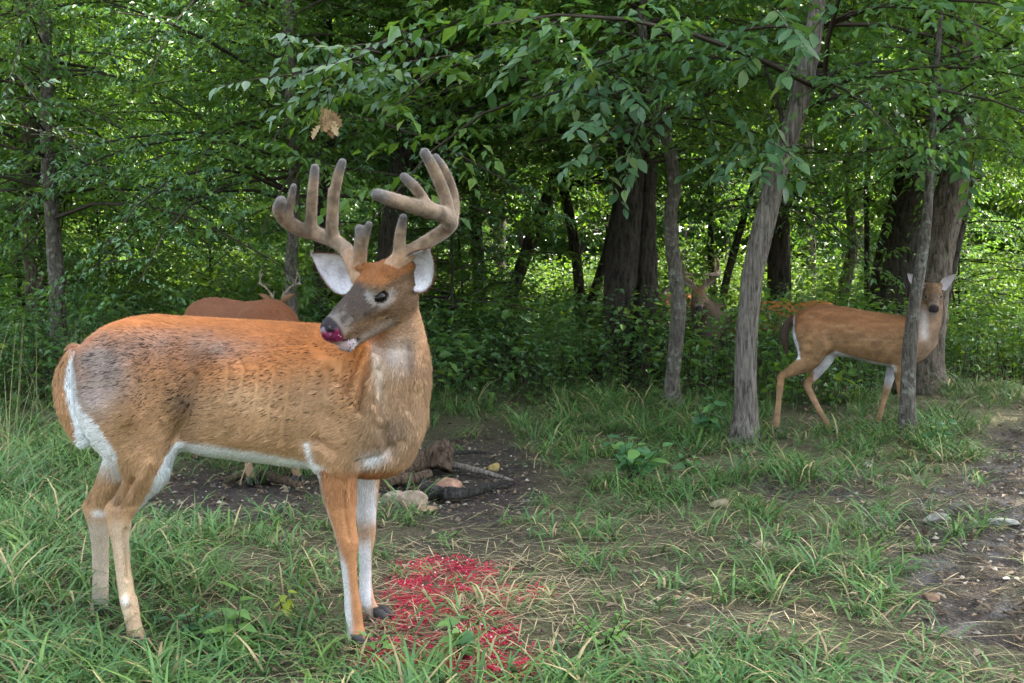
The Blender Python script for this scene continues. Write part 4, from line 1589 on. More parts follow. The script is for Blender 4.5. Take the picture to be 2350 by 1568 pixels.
def build_trees():
    build_crowns()
    tr = {}
    tr['mid'] = tree('tree', 'straight grey-brown tree with furrowed bark nearest the middle, leaning right', [(1703, 1022, 27), (1708, 940, 25), (1712, 800, 24), (1728, 650, 25), (1755, 520, 25), (1782, 400, 24), (1812, 300, 23), (1840, 190, 23), (1868, 60, 20), (1885, -40, 18)],
                     6.95, M_BARK_MID, 'broad', seg=44, rough=.10, top=7.0, upper=1.2, extra=(.8, 1.7), flare=.55)
    tr['thin'] = tree('tree', 'slim pale lichen-covered tree standing left of the frontal buck', [(1545, 955, 17), (1541, 880, 15), (1556, 760, 17), (1560, 690, 17), (1543, 560, 15), (1538, 480, 15), (1546, 430, 15), (1530, 330, 13), (1497, 220, 12), (1480, 110, 11), (1470, -30, 10)],
                      8.5, M_BARK_LICH, 'broad', seg=26, rough=.08, top=6.5, extra=(.8, 1.5))
    tr['sap'] = tree('sapling', 'slender grey sapling standing directly in front of the doe', [(2083, 992, 19), (2085, 900, 17), (2093, 780, 16), (2101, 690, 14), (2112, 610, 13), (2122, 520, 12), (2130, 420, 10), (2140, 300, 8)],
                     7.15, M_BARK_LICH, None, seg=18, rough=.05, top=3.6, extra=(.62, 1.55), flare=.4)
    tr['twinL'] = tree('tree', 'big dark trunk, left one of a twin pair behind the undergrowth', [(1412, 830, 40), (1416, 740, 37), (1424, 620, 36), (1438, 500, 35), (1445, 420, 34), (1450, 250, 32), (1452, 50, 30)], 11.0, M_BARK_DARK, 'broad', seg=30, rough=.14, top=10, extra=(1.1, 1.8))
    tr['twinR'] = tree('tree', 'dark trunk, right one of a twin pair behind the undergrowth', [(1478, 830, 29), (1478, 740, 28), (1480, 600, 27), (1482, 480, 26), (1485, 380, 25), (1492, 200, 24), (1497, 30, 22)], 11.1, M_BARK_DARK, 'high', seg=22, rough=.12, top=10)
    tr['lean'] = tree('tree', 'grey trunk leaning right close behind the head of the doe', [(2113, 905, 38), (2122, 800, 40), (2136, 680, 39), (2152, 580, 38), (2175, 480, 36), (2196, 400, 34), (2206, 300, 32), (2210, 180, 32), (2215, 40, 30)], 10.2, M_BARK, 'broad', seg=30, rough=.12, top=9, extra=(1.0, 1.7))
    tr['big'] = tree('tree', 'massive dark trunk rising behind the back of the doe', [(2040, 830, 54), (2046, 700, 50), (2060, 600, 48), (2080, 500, 46), (2096, 420, 44), (2110, 300, 42), (2130, 100, 40)], 13.5, M_BARK_DARK, 'broad', seg=26, rough=.12, top=11)
    tr['rt'] = tree('tree', 'thin dark stem right of the leaning grey trunk', [(2150, 800, 15), (2168, 700, 14), (2185, 600, 14), (2210, 480, 13), (2225, 380, 12), (2240, 250, 11)], 13.0, M_BARK_DARK, 'broad', top=8)
    tr['diag'] = tree('tree', 'dark slanting trunk leaning right in the middle of the woods', [(1150, 760, 15), (1172, 690, 15), (1200, 600, 15), (1232, 510, 15), (1270, 420, 14), (1300, 330, 12), (1315, 200, 11)], 13.5, M_BARK_DARK, 'broad', top=7, extra=(1.0, 1.6))
    tr['fork'] = tree('tree', 'narrow dark tree left of the twin trunks', [(1337, 780, 16), (1332, 700, 13), (1322, 600, 12), (1308, 500, 12), (1296, 430, 11), (1285, 300, 10)], 14.0, M_BARK_DARK, 'broad', top=8)
    tr['fork2'] = tree('tree', 'short stem slanting from the narrow dark tree', [(1345, 760, 12), (1357, 690, 12), (1385, 600, 10), (1405, 520, 8), (1420, 440, 7)], 14.3, M_BARK_DARK, None, top=4.5)
    tr['v1'] = tree('tree', 'upright dark trunk right of the antlers of the big buck', [(1108, 780, 17), (1103, 700, 16), (1098, 600, 15), (1092, 500, 14), (1088, 400, 13), (1082, 200, 12)], 15.0, M_BARK_DARK, 'broad', top=9, extra=(1.2, 1.8))
    tr['v2'] = tree('tree', 'pale greyish trunk dim in the woods beside the upright dark one', [(1150, 740, 15), (1148, 600, 15), (1145, 480, 14), (1142, 380, 13)], 19.0, M_BARK, 'broad', top=9)
    tr['cen'] = tree('tree', 'tall dark trunk behind the right antler of the big buck', [(893, 800, 27), (895, 600, 26), (905, 480, 27), (925, 330, 26), (945, 200, 25), (968, 80, 22), (985, -30, 20)], 10.5, M_BARK_DARK, 'broad', seg=24, rough=.14, top=8, extra=(1.0, 1.6))
    tr['cen2'] = tree('tree', 'dark trunk behind the left antler tines of the big buck', [(742, 780, 24), (742, 640, 24), (745, 500, 24), (748, 380, 23), (745, 250, 22)], 12.0, M_BARK_DARK, 'broad', seg=24, rough=.14, top=9, extra=(1.0, 1.7))
    tr['grey'] = tree('tree', 'slim grey trunk beside the antlers of the feeding buck', [(672, 780, 15), (670, 700, 14), (666, 620, 14), (670, 530, 13), (674, 450, 13), (672, 300, 12), (660, 60, 14), (655, -30, 14)], 9.2, M_BARK_LICH, 'fine', seg=20, rough=.08, top=7, extra=(.9, 1.5))
    tr['left'] = tree('tree', 'grey lichen-spotted trunk behind the rump of the big buck', [(140, 860, 18), (135, 790, 18), (130, 680, 18), (123, 580, 17), (118, 480, 16), (112, 380, 15), (108, 250, 14)], 9.8, M_BARK_LICH, 'fine', seg=22, rough=.08, top=7, extra=(1.0, 1.3))
    tr['left2'] = tree('tree', 'dim brown trunk at the left edge behind the tall stalks', [(88, 850, 22), (84, 760, 21), (78, 640, 21), (74, 540, 20), (70, 400, 19)], 12.0, M_BARK, 'fine', seg=18, top=8, extra=(1.1, 1.2))
    tr['f1'] = tree('tree', 'thin dark stem behind the frontal buck', [(1640, 760, 8), (1638, 680, 8), (1634, 600, 8), (1632, 500, 7), (1630, 420, 7)], 14.5, M_BARK_DARK, 'low', cscale=1.2, top=5, coff=(0, 0, 1.2))
    tr['f2'] = tree('tree', 'dark slanting stem behind the frontal buck', [(1655, 730, 10), (1665, 660, 9), (1685, 580, 9), (1706, 500, 8), (1722, 440, 7)], 14.0, M_BARK_DARK, None, top=4.5)
    tr['f3'] = tree('tree', 'short dark crooked trunk above the back of the doe', [(1925, 760, 16), (1930, 700, 15), (1945, 630, 14), (1955, 570, 12), (1950, 480, 10)], 15.0, M_BARK, 'high', top=6)
    tr['f4'] = tree('tree', 'dim grey trunk far off between the middle tree and the doe', [(1862, 660, 12), (1860, 560, 11), (1858, 470, 11)], 20.0, M_BARK, 'lime', top=8)
    tr['f5'] = tree('tree', 'thin dark tree with bare side branches right of the crooked trunk', [(1990, 720, 8), (1988, 620, 7), (1990, 520, 6), (1992, 420, 6)], 14.2, M_BARK_DARK, None, top=6)
    tree('tree', 'unseen leafy tree added outside the right edge to shade the foreground', [(3300, 1080, 30), (3290, 600, 28), (3285, 200, 25)], 5.9, M_BARK, 'high', cscale=1.3, top=9)  # this and the next two are added out of view to cast shade
    tree('tree', 'unseen leafy tree added farther back outside the right edge for shade', [(2900, 960, 30), (2895, 600, 28), (2890, 200, 25)], 8.2, M_BARK, 'high', cscale=1.25, top=9)
    tree('tree', 'unseen tall tree added beyond the right edge to shade the muddy path side', [(2760, 880, 30), (2755, 600, 28), (2750, 200, 25)], 11.5, M_BARK, 'broad', cscale=1.2, top=9)
    for k, (x, y, kd) in enumerate([(-9, -5, 'broad'), (-5.5, -10, 'lime'), (6, -9, 'broad'), (9.5, -4, 'broad'), (-12, 1, 'broad'), (12, 0, 'lime'), (-2.5, -15, 'broad'), (3, -15, 'broad'), (-9, 5, 'high'), (-14, -10, 'broad'), (14, -10, 'broad')]):  # added ring of unseen trees that cuts the frontal sky light
        z_ = float(gz(x, y))
        shade_tree(x, y, z_, kd, k)
    # deeper woods
    r = np.random.default_rng(77)
    k = 0
    spots = []
    while k < 50:
        y = 12.5 + 27 * r.random() ** .9
        x = (r.random() * 2 - 1) * (.58 * y + 2)
        if -6 < x < 13 and 11.0 < y < 25 + 3 * r.random():
            if r.random() < (.93 if x > -.3 else .62):
                continue
        if any(math.hypot(x - a, y - b) < 1.3 for a, b in spots):
            continue
        spots.append((x, y))
        px, py = proj(np.array([[x, y, float(gz(x, y))]]))
        hw = F_PX / y * (.05 + .13 * r.random() ** 2)
        ln = r.normal() * 14
        ty = 643 - F_PX / y * 3.0
        kind = ['broad', 'fine', 'lime', 'low', 'broad', 'high'][int(r.integers(0, 6))]
        if x < -2 and r.random() < .5:
            kind = 'fine'
        tree('woodland_tree', 'slim forest tree with %s foliage deep in the %s woods' % ({'broad': 'broad-leaved', 'fine': 'feathery', 'lime': 'yellow-green', 'low': 'low-hanging', 'high': 'high'}[kind], 'left' if px[0] < 800 else 'middle' if px[0] < 1600 else 'right'), [(px[0], py[0], hw), (px[0] + ln * .4, (py[0] + ty) / 2, hw * .9), (px[0] + ln, ty, hw * .8)], y,
             [M_BARK_DARK, M_BARK, M_BARK_DARK][k % 3], kind, group='trees deep in the woods', cscale=1.0 + .5 * (y > 22) + .15 * r.random(), seg=10, rough=.08, top=9 + 4 * (y > 22))
        k += 1
    # understorey saplings that fill the middle height
    k = 0
    while k < 26:
        y = 9.6 + 12 * r.random()
        x = (r.random() * 2 - 1) * (.56 * y + 1)
        px, py = proj(np.array([[x, y, float(gz(x, y))]]))
        if px[0] > 1000 and (1200 < px[0]) and r.random() < .8:
            continue
        if 1430 < px[0] < 2330 and y < 14:
            continue
        ty = 643 - F_PX / y * 1.6
        tree('understorey_sapling', 'leafy young sapling in the understorey of the %s woods' % ('far left' if px[0] < 400 else 'left' if px[0] < 800 else 'middle' if px[0] < 1400 else 'right'), [(px[0], py[0], F_PX / y * .016), (px[0] + 10 * r.normal(), ty, F_PX / y * .012)], y, M_BARK_DARK, 'low',
             group='understorey saplings', cscale=.75 + .35 * r.random(), seg=8, top=4.2)
        k += 1
    return tr


def build_far_woods():
    r = np.random.default_rng(99)
    n = 100000
    y = 38 + 18 * r.random(n)
    x = (r.random(n) * 2 - 1) * (.62 * y + 6)
    z = gz(x, y) + 22 * r.random(n) ** 1.5
    nm = np.stack([.5 * r.normal(size=n), -.4 + .5 * r.normal(size=n), np.ones(n) * .8], 1)
    d = r.normal(size=(n, 3)) * [1, 1, .4]
    l = .60 * (.6 + .9 * r.random(n))
    V, T = diamonds(np.stack([x, y, z], 1), d, nm, l, l * .6)
    ob('distant_woods', mk('distant_woods', V, T, M_LEAF[0], False), kind='stuff', label='dim green wall of distant forest', cat='woods')


build_ground()
build_grass()
build_undergrowth()
TR = build_trees()
build_far_woods()
# ------------------------------------------------------------------ the other deer
def gen_antlers(H, sc=1.0, pts=4, thin=1.0):
    out = []
    for sg in (-1, 1):
        def a(f, r, u, rad):
            return (H(f * sc, sg * r * sc, u * sc), rad * sc * thin)
        cur = [[a(-.05, .038, .06, .017), a(-.075, .07, .13, .015), a(-.10, .13, .20, .014), a(-.06, .20, .26, .0135), a(.03, .22, .30, .012), a(.11, .18, .33, .010), a(.16, .12, .34, .007)],
               [a(-.065, .05, .10, .012), a(-.03, .05, .16, .009), a(-.01, .045, .20, .006)],
               [a(-.09, .18, .24, .012), a(-.10, .20, .34, .010), a(-.08, .19, .43, .006)]]
        if pts > 3:
            cur.append([a(.0, .215, .29, .011), a(.0, .21, .37, .009), a(.02, .19, .43, .006)])
        out.append(cur)
    return out


def finish_deer(D, s, O, fr, H, hsc, base, C_fn, ears, antlers, hooves, h_ant=.006, ear_w=.075, vel=None):
    V, Q = s.mesh()
    V = smooth_mesh(V, Q, 2)
    N = vnormals(V, Q)
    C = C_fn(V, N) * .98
    C, _ = paint_head(C, V, N, O, fr, hsc, False, .35, .0)
    D.part('body', mk('body', V - base, Q, M_COAT, True, C))
    for sg in (-1, 1):
        c = H(.032, sg * .0475, -.008) - base
        v, t = uv_sphere((0, 0, 0), .0175 * hsc, 12, 8)
        D.part('eye', mk('eye', c + v, t, M_EYE_FAR))
    for b_, t_, op in ears:
        v, t, c = make_ear(b_, t_, op, ear_w, (.20, .11, .06), (.42, .38, .40), (.12, .09, .08))
        D.part('ear', mk('ear', v - base, t, M_EAR, True, c))
    for cur in antlers:
        v, q, nn, c = antler_mesh(cur, h_ant)
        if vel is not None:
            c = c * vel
        D.part('antler', mk('antler', v - base, q, M_VELVET, True, c))
    for p, f in hooves:
        D.part('hoof', make_hoof(np.asarray(p) - base, f, .85).mesh('hoof', M_HOOF))
    return V, Q, N, C


def build_doe():
    Y0 = 7.6

    def W(px, py, d=0.0):
        return P(px, py, Y0 + d)
    base = np.array([P(1960, 900, Y0)[0], Y0, 0.0])
    D = Deer('doe', 'reddish doe walking right behind the slender sapling, face turned to the camera', base)
    lo, hi = W(1765, 1015), W(2185, 625)
    s = SDF((lo[0], Y0 - .36, -.06), (hi[0], Y0 + .30, hi[2]), .0085)
    st = []
    for px, t, b, hw in [(1821, 740, 770, .03), (1828, 718, 800, .08), (1845, 706, 820, .115), (1870, 699, 824, .135), (1900, 698, 815, .14), (1950, 706, 821, .15), (2000, 715, 835, .15),
                         (2045, 721, 842, .14), (2085, 726, 840, .125), (2115, 745, 830, .10), (2138, 765, 805, .06), (2150, 775, 790, .02)]:
        a, c = W(px, t), W(px, b)
        st.append((a[0], a[2], c[2], hw, Y0))
    s.loft(st, .02)
    s.chain([(W(2098, 778, 0), .125), (W(2122, 750, -.01), .105), (W(2134, 715, -.02), .084), (W(2141, 690, -.03), .070)], .04)
    for sg in (-1, 1):
        s.ell(W(2075, 785, sg * .085), (.085, .05, .15), .04)
        s.ell(W(1860, 765, sg * .07), (.11, .07, .16), .04)
    # hind legs
    s.chain([(W(1868, 790, -.07), .115), (W(1852, 830, -.08), .072), (W(1815, 852, -.085), .040), (W(1794, 864, -.09), .030), (W(1791, 880, -.09), .027), (W(1787, 920, -.09), .021),
             (W(1783, 955, -.09), .024), (W(1780, 985, -.085), .024)], .025, .8)
    s.chain([(W(1895, 795, .03), .10), (W(1890, 825, .03), .066), (W(1866, 865, .02), .036), (W(1853, 880, .01), .030), (W(1858, 898, .0), .026), (W(1877, 935, -.03), .021),
             (W(1897, 972, -.06), .023), (W(1908, 992, -.08), .022)], .025, .8)
    # forelegs
    s.chain([(W(2068, 820, -.085), .07), (W(2066, 850, -.085), .046), (W(2068, 895, -.085), .032), (W(2072, 940, -.085), .021), (W(2074, 985, -.085), .024)], .025, .8)
    s.chain([(W(2056, 825, .08), .062), (W(2046, 852, .085), .040), (W(2036, 890, .09), .029), (W(2028, 920, .09), .020), (W(2020, 950, .09), .021), (W(2014, 970, .09), .023)], .025, .8)
    s.chain([(W(1823, 727, 0), .022), (W(1806, 748, -.005), .030), (W(1801, 778, -.01), .030), (W(1807, 812, -.01), .010)], .01, .6)
    O = W(2142, 674, -.09)
    fr = head_frame((-.30, -.84, -.45))
    H = head_prims(s, O, fr, .88)

    def paint(V, N):
        px, py = proj(V)
        nz, nz2 = fbm(V, 9, 3), fbm(V + 3, 26, 3)
        C = np.broadcast_to(np.array((.235, .135, .068)), V.shape) * (.55 + .9 * nz2[:, None])
        C = lerp(C, (.225, .100, .044), sstep(790, 725, py + 30 * (nz - .5)) * .9)
        C = lerp(C, (.24, .17, .12), sstep(2080, 2125, px) * .7)
        bl = np.interp(px, [1880, 1919, 1956, 1994, 2043, 2080], [826, 806, 818, 828, 837, 842])
        C = lerp(C, WHITE * .9, sstep(-3, 3, py - bl) * sstep(1880, 1900, px) * sstep(2065, 2045, px) * sstep(860, 848, py))
        C = lerp(C, (.40, .40, .42), sstep(820, 850, py) * sstep(885, 860, py) * ((V[:, 1] > Y0 - .03) & (px < 1960) & (px > 1868)) * .8)
        C = lerp(C, (.40, .40, .42), sstep(835, 850, py) * sstep(905, 870, py) * (V[:, 1] > Y0) * (px > 2000))
        C = lerp(C, (.30, .19, .115), sstep(870, 900, py) * .6)
        for cx, cy_, rx, ry, a in [(1862, 728, 6, 2.2, .6), (1930, 748, 26, 2.6, .5), (1878, 740, 5, 2, .5), (1905, 770, 9, 2, .4), (2000, 780, 20, 2.2, .6), (2040, 782, 14, 2, .5), (1840, 768, 3, 2, .6), (1956, 760, 18, 2, .35), (2030, 745, 10, 2, .35)]:
            C = lerp(C, (.36, .24, .15), np.exp(-((px - cx) / rx) ** 2 - ((py - cy_) / ry) ** 2) * a * (V[:, 1] < Y0))
        rl = np.interp(py, [720, 757, 795, 825], [1822, 1823, 1833, 1838])
        C = lerp(C, WHITE * .8, sstep(2.5, 0, px - rl) * sstep(722, 732, py) * sstep(835, 800, py) * .8)
        tail = (px < rl - 1) & (py > 722) & (py < 825)
        tx = np.interp(py, [725, 757, 795, 816], [1826, 1816, 1812, 1810])
        tc = lerp(np.broadcast_to(np.array((.05, .032, .024)), V.shape), (.72, .74, .76), sstep(-1.5, 2, px - tx))
        C = np.where(tail[:, None], tc, C)
        C = C * (.6 + .8 * fbm(np.stack([V[:, 0] * 12, V[:, 1] * 30, V[:, 2] * 40], 1), 1.0, 3))[:, None]
        thr = np.exp(-((px - 2122) / 9) ** 2) * sstep(790, 770, py) * sstep(700, 725, py) * (N[:, 1] < 0)
        return lerp(C, (.50, .47, .45), thr * .8)
    ears = [(W(2120, 662, -.05), W(2082, 627, -.02), (-.2, -1, 0)), (W(2162, 662, -.06), W(2195, 629, -.03), (.2, -1, 0))]
    hv = []
    for px, py, d, f in [(1780, 990, -.085, (1, -.1)), (1912, 1003, -.09, (1, -.1)), (2076, 992, -.085, (1, -.1)), (2014, 977, .09, (.9, -.1))]:
        w = W(px, py, d)
        w[2] = float(gz(w[0], w[1])) + .002
        hv.append((w, f))
    V, Q, N, C = finish_deer(D, s, O, fr, H, .88, base, paint, ears, [], hv, ear_w=.092)
    fm = fur_mesh('fur', V - base, Q, N, C, 45000, lambda p: np.where(p[:, 2] < .4, .007, .013), lambda p, n: np.tile([-1.0, 0, -.4], (len(p), 1)), .0024, .18, None, 31)
    D.part('fur', fm, kind='stuff')


def std_deer(name, label, loc, rotz, Oz=(.60, 1.2), F_=(.85, 0, -.5), sc=1.0, antlers=None, top=(.40, .150, .045), mid=(.33, .17, .075), h=.013, hy=0.0, a_sc=1.0, neck=None, group=None, custom=None, thin=1.0, vel=None):
    """standing deer built in its own frame (facing +X), then turned and placed"""
    D = Deer(name, label, loc, rotz, group)
    D.root.scale = (sc,) * 3
    O = np.array([Oz[0], hy, Oz[1]])
    zt = max(1.0, O[2] + .14)
    s = SDF((-.72, -.30 - max(0, -hy), -.02), (max(.62, O[0] + .26), .30 + max(0, hy), zt), h)
    s.loft([(-.57, .80, .70, .03, 0), (-.53, .86, .62, .09, 0), (-.42, .91, .54, .145, 0), (-.25, .905, .50, .17, 0), (0, .89, .46, .185, 0), (.2, .90, .425, .17, 0), (.34, .91, .42, .14, 0), (.45, .87, .46, .10, 0), (.52, .78, .55, .04, 0)], .02)
    nk = neck or [((.36, 0, .74), .145), ((.36 + .5 * (O[0] - .42), hy * .4, .5 * (.80 + O[2] - .06)), .105), (tuple(O - np.array([.07, 0, .06])), .075)]
    s.chain([(np.array(p), r) for p, r in nk], .05)
    hv = []
    for sg in (-1, 1):
        s.ell((.30, sg * .10, .68), (.09, .055, .17), .04)
        s.ell((-.40, sg * .085, .70), (.12, .075, .17), .04)
        o = .05 * sg
        s.chain([((.32, sg * .10, .56), .075), ((.33 + o * .5, sg * .10, .42), .047), ((.33 + o, sg * .10, .30), .033), ((.33 + o, sg * .10, .13), .021), ((.34 + o, sg * .10, .07), .025), ((.36 + o, sg * .10, .04), .024)], .025, .85)
        s.chain([((-.40, sg * .09, .64), .12), ((-.35 - o * .5, sg * .10, .49), .07), ((-.47 - o, sg * .10, .34), .037), ((-.50 - o, sg * .10, .29), .031), ((-.47 - o, sg * .10, .11), .023), ((-.46 - o, sg * .10, .05), .026)], .025, .85)
        hv += [((.37 + o, sg * .10, .0), (1, 0)), ((-.45 - o, sg * .10, 0), (1, 0))]
    s.chain([((-.56, 0, .83), .025), ((-.62, 0, .74), .032), ((-.61, 0, .58), .014)], .012, .7)
    fr = head_frame(F_)
    H = head_prims(s, O, fr, .95)

    def paint(V, N):
        nz, nz2 = fbm(V, 9, 3), fbm(V + 3, 26, 3)
        C = np.broadcast_to(np.array(mid), V.shape) * (.85 + .3 * nz2[:, None])
        C = lerp(C, top, sstep(.66, .84, V[:, 2] + .1 * (nz - .5)) * .9)
        C = lerp(C, WHITE * .85, sstep(-.55, -.85, N[:, 2]) * sstep(.35, .42, V[:, 2]) * (np.abs(V[:, 0]) < .40))
        C = lerp(C, (.30, .20, .13), sstep(.40, .30, V[:, 2]) * .6)
        return C
    ears = []
    for sg in (-1, 1):
        b_ = H(-.085, sg * .055, .035)
        ears.append((b_, H(-.12, sg * .185, .105), fr[0] * .9 + fr[1] * sg * .3))
    ant = gen_antlers(H, a_sc, 4, thin) if antlers == 'std' else (custom(H) if custom else [])
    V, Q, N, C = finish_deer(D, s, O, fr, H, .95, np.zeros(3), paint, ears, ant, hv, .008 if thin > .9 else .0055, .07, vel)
    D.part('fur', fur_mesh('fur', V, Q, N, C, 22000, lambda p: np.where(p[:, 2] < .4, .008, .016), lambda p, n: np.tile([-1.0, 0, -.4], (len(p), 1)), .0016, .18, None, 33), kind='stuff')
    return D


def build_herd():
    build_doe()

    def at(px, Y):
        return (P(px, 700, Y)[0], Y)

    def place(px, Y, head_local, ang, sc=1.0):
        """root so that the local head point stands at px, Y"""
        c, s_ = math.cos(ang), math.sin(ang)
        hx, hy = head_local[0] * sc, head_local[1] * sc
        x, y = at(px, Y)
        rx, ry = x - (c * hx - s_ * hy), y - (s_ * hx + c * hy)
        return (rx, ry, float(gz(rx, ry)))
    # grazing deer whose brown back shows above the big buck's back
    a = math.radians(-52)
    loc = (-1.55, 6.02, float(gz(-1.5, 6.0)))
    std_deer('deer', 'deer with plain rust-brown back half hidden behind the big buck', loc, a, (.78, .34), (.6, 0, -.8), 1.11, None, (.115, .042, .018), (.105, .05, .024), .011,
             neck=[((.36, 0, .74), .14), ((.58, 0, .58), .10), ((.72, 0, .42), .075)])
    # antlered head beyond it
    a = math.radians(58)
    std_deer('buck', 'distant buck whose thin grey antlers rise beside the slim grey trunk', place(638, 8.6, (.60, .0), a, .84), a, (.60, 1.06), (.7, .5, -.4), .84, 'std', a_sc=.95, h=.016, thin=.72, vel=np.array((1.0, 1.15, 1.3)))
    # frontal buck, with the shade put into its dark coat and antlers
    a = math.radians(-107)
    O_l = (.74, 0.0, .965)

    def front_antlers(H):
        res = []
        for sg in (-1, 1):
            def q(f, r, u, rad):
                return (H(f, sg * r, u), rad * 1.35)
            res.append([[q(-.05, .04, .06, .018), q(-.07, .085, .11, .016), q(-.08, .155, .165, .0155), q(-.04, .19, .22, .0155), q(.04, .175, .28, .0145), q(.12, .11, .325, .011), q(.16, .05, .345, .008)],
                        [q(-.06, .175, .20, .014), q(-.09, .19, .32, .0125), q(-.08, .155, .42, .007)],
                        [q(-.06, .055, .09, .012), q(-.04, .06, .15, .009), q(-.03, .055, .18, .006)],
                        [q(.06, .16, .29, .012), q(.05, .15, .37, .009), q(.05, .13, .42, .006)]])
        return res
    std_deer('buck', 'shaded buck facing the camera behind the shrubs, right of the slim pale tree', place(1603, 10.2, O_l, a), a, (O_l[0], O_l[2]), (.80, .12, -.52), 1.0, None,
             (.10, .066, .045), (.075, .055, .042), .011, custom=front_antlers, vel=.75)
    # young buck peeking out between the trunks
    a = math.radians(-118)
    std_deer('deer', 'pale-faced deer peeking out between the twin trunk and the slim pale tree', place(1516, 12.6, (.66, 0), a), a, (.66, .86), (.75, .55, -.45), 1.0, 'std', (.48, .20, .07), (.44, .25, .12), .014, a_sc=.6)
    # sunlit orange back beyond the doe
    a = math.radians(172)
    std_deer('deer', 'bright orange deer in the sunlit brush left of and beyond the doe', (P(1810, 700, 12.0)[0], 12.0, float(gz(3.1, 12.0)) - .02), a, (.78, .42), (.6, 0, -.8), .96, None, (.50, .19, .055), (.48, .25, .11), .014,
             neck=[((.36, 0, .74), .14), ((.58, 0, .62), .10), ((.72, 0, .48), .075)])


build_herd()
# ------------------------------------------------------------------ near foliage, plants, stones, wood
def unit_leaf(name, mat, w=.5, style=0, fold=.16, curl=-.16):
    p, a, n = np.zeros((1, 3)), np.array([[1.0, 0, 0]]), np.array([[0, 0, 1.0]])
    us = np.linspace(0, 1, 7)
    if style == 0:
        ws = np.array([0, .30, .46, .49, .40, .22, 0]) * w * 2
    elif style == 1:
        ws = np.array([0, .42, .50, .44, .32, .17, 0]) * w * 2
    else:   # lobed oak leaf
        us = np.linspace(0, 1, 10)
        ws = np.array([.03, .16, .34, .15, .46, .20, .44, .18, .26, .02]) * w * 2
    V, T = [], []
    for u, q in zip(us, ws):
        z = curl * u * u
        V += [(u, -q * .5, z + fold * q * .5), (u, 0, z), (u, q * .5, z + fold * q * .5)]
    for i in range(len(us) - 1):
        for k in (0, 1):
            T.append((3 * i + k, 3 * i + 3 + k, 3 * i + 4 + k, 3 * i + 1 + k))
    return mk(name, V, np.array(T), mat, True)


NEAR = [unit_leaf('leaf', M_NEAR, .50, 0, .18, -.14), unit_leaf('leaf', M_NEAR, .46, 0, .28, -.28), unit_leaf('leaf', M_NEAR, .52, 1, .14, -.08)]
YOUNG = [unit_leaf('leaf', M_YOUNG, .36, 0, .2, -.18), unit_leaf('leaf', M_YOUNG, .42, 1, .16, -.25)]


def put_leaf(me, parent, p, d, n, l, name='leaf'):
    d = vec_norm(d)
    s = vec_norm(np.cross(n, d))
    n = np.cross(d, s)
    o = ob(name, me, parent)
    m = Matrix(((d[0] * l, s[0] * l, n[0] * l, p[0]), (d[1] * l, s[1] * l, n[1] * l, p[1]), (d[2] * l, s[2] * l, n[2] * l, p[2]), (0, 0, 0, 1)))
    o.matrix_basis = m
    return o


def sprays(root, specs, leaves, r, extra=None):
    """twigs with alternate leaves; specs: start, end (world), leaf count, leaf length"""
    o = np.array(root.location)
    n = 0
    for a, b, cnt, L in specs:
        g = Geo()
        a, b = np.asarray(a), np.asarray(b)
        d = b - a
        ln = np.linalg.norm(d)
        side0 = vec_norm(np.cross(d, [0, 0, 1.0]))
        tt = np.linspace(0, 1, 7)
        pts = a + d * tt[:, None] - np.array([0, 0, 1.0]) * (ln * .10 * tt ** 2)[:, None]
        add_tube(g, pts - o, .0035 * (1.2 - tt) + .0008, 4, cap=False)
        for i in range(cnt):
            t = .12 + .88 * (i + .5 * r.random()) / cnt
            p = a + d * t - np.array([0, 0, ln * .10 * t * t])
            sg = 1 if i % 2 else -1
            dd = vec_norm(d) * .6 + side0 * sg * (.95 if t < .93 else .1) + np.array([0, 0, -.15 - .45 * r.random()]) + .22 * r.normal(size=3)
            nn = np.array([.35 * r.normal(), -.45 + .35 * r.normal(), 1.0])
            put_leaf(leaves[int(r.integers(0, len(leaves)))], root, p - o, dd, nn, L * (.7 + .55 * r.random()))
            n += 1
        ob('twig', g.mesh('twig', M_TWIG), root)
    return n


def limb(root, pts, name='branch', bark=None):
    o = np.array(root.location)
    w = np.array([np.append(P(px, py, Y), r) for px, py, Y, r in pts])
    c = crom(w, 26)
    g = Geo()
    add_tube(g, c[:, :3] - o, c[:, 3], 8, rough=.12, fs=14)
    ob(name, g.mesh(name, bark or M_BARK_DARK), root)


def region_sprays(root, boxes, r, leaves=NEAR):
    sp = []
    for (x0, x1, y0, y1, Y0, Y1, cnt, L, dx, dyp) in boxes:
        for _ in range(cnt):
            x, y = x0 + (x1 - x0) * r.random(), y0 + (y1 - y0) * r.random()
            Y = Y0 + (Y1 - Y0) * r.random()
            a = P(x, y, Y)
            ln = .34 + .3 * r.random()
            dirv = vec_norm(np.array([dx + .55 * r.normal(), -.35 + .45 * r.normal(), dyp + .25 * r.normal()]))
            sp.append((a - dirv * ln * .5, a + dirv * ln * .5, int(r.integers(11, 17)), L))
    return sprays(root, sp, leaves, r)


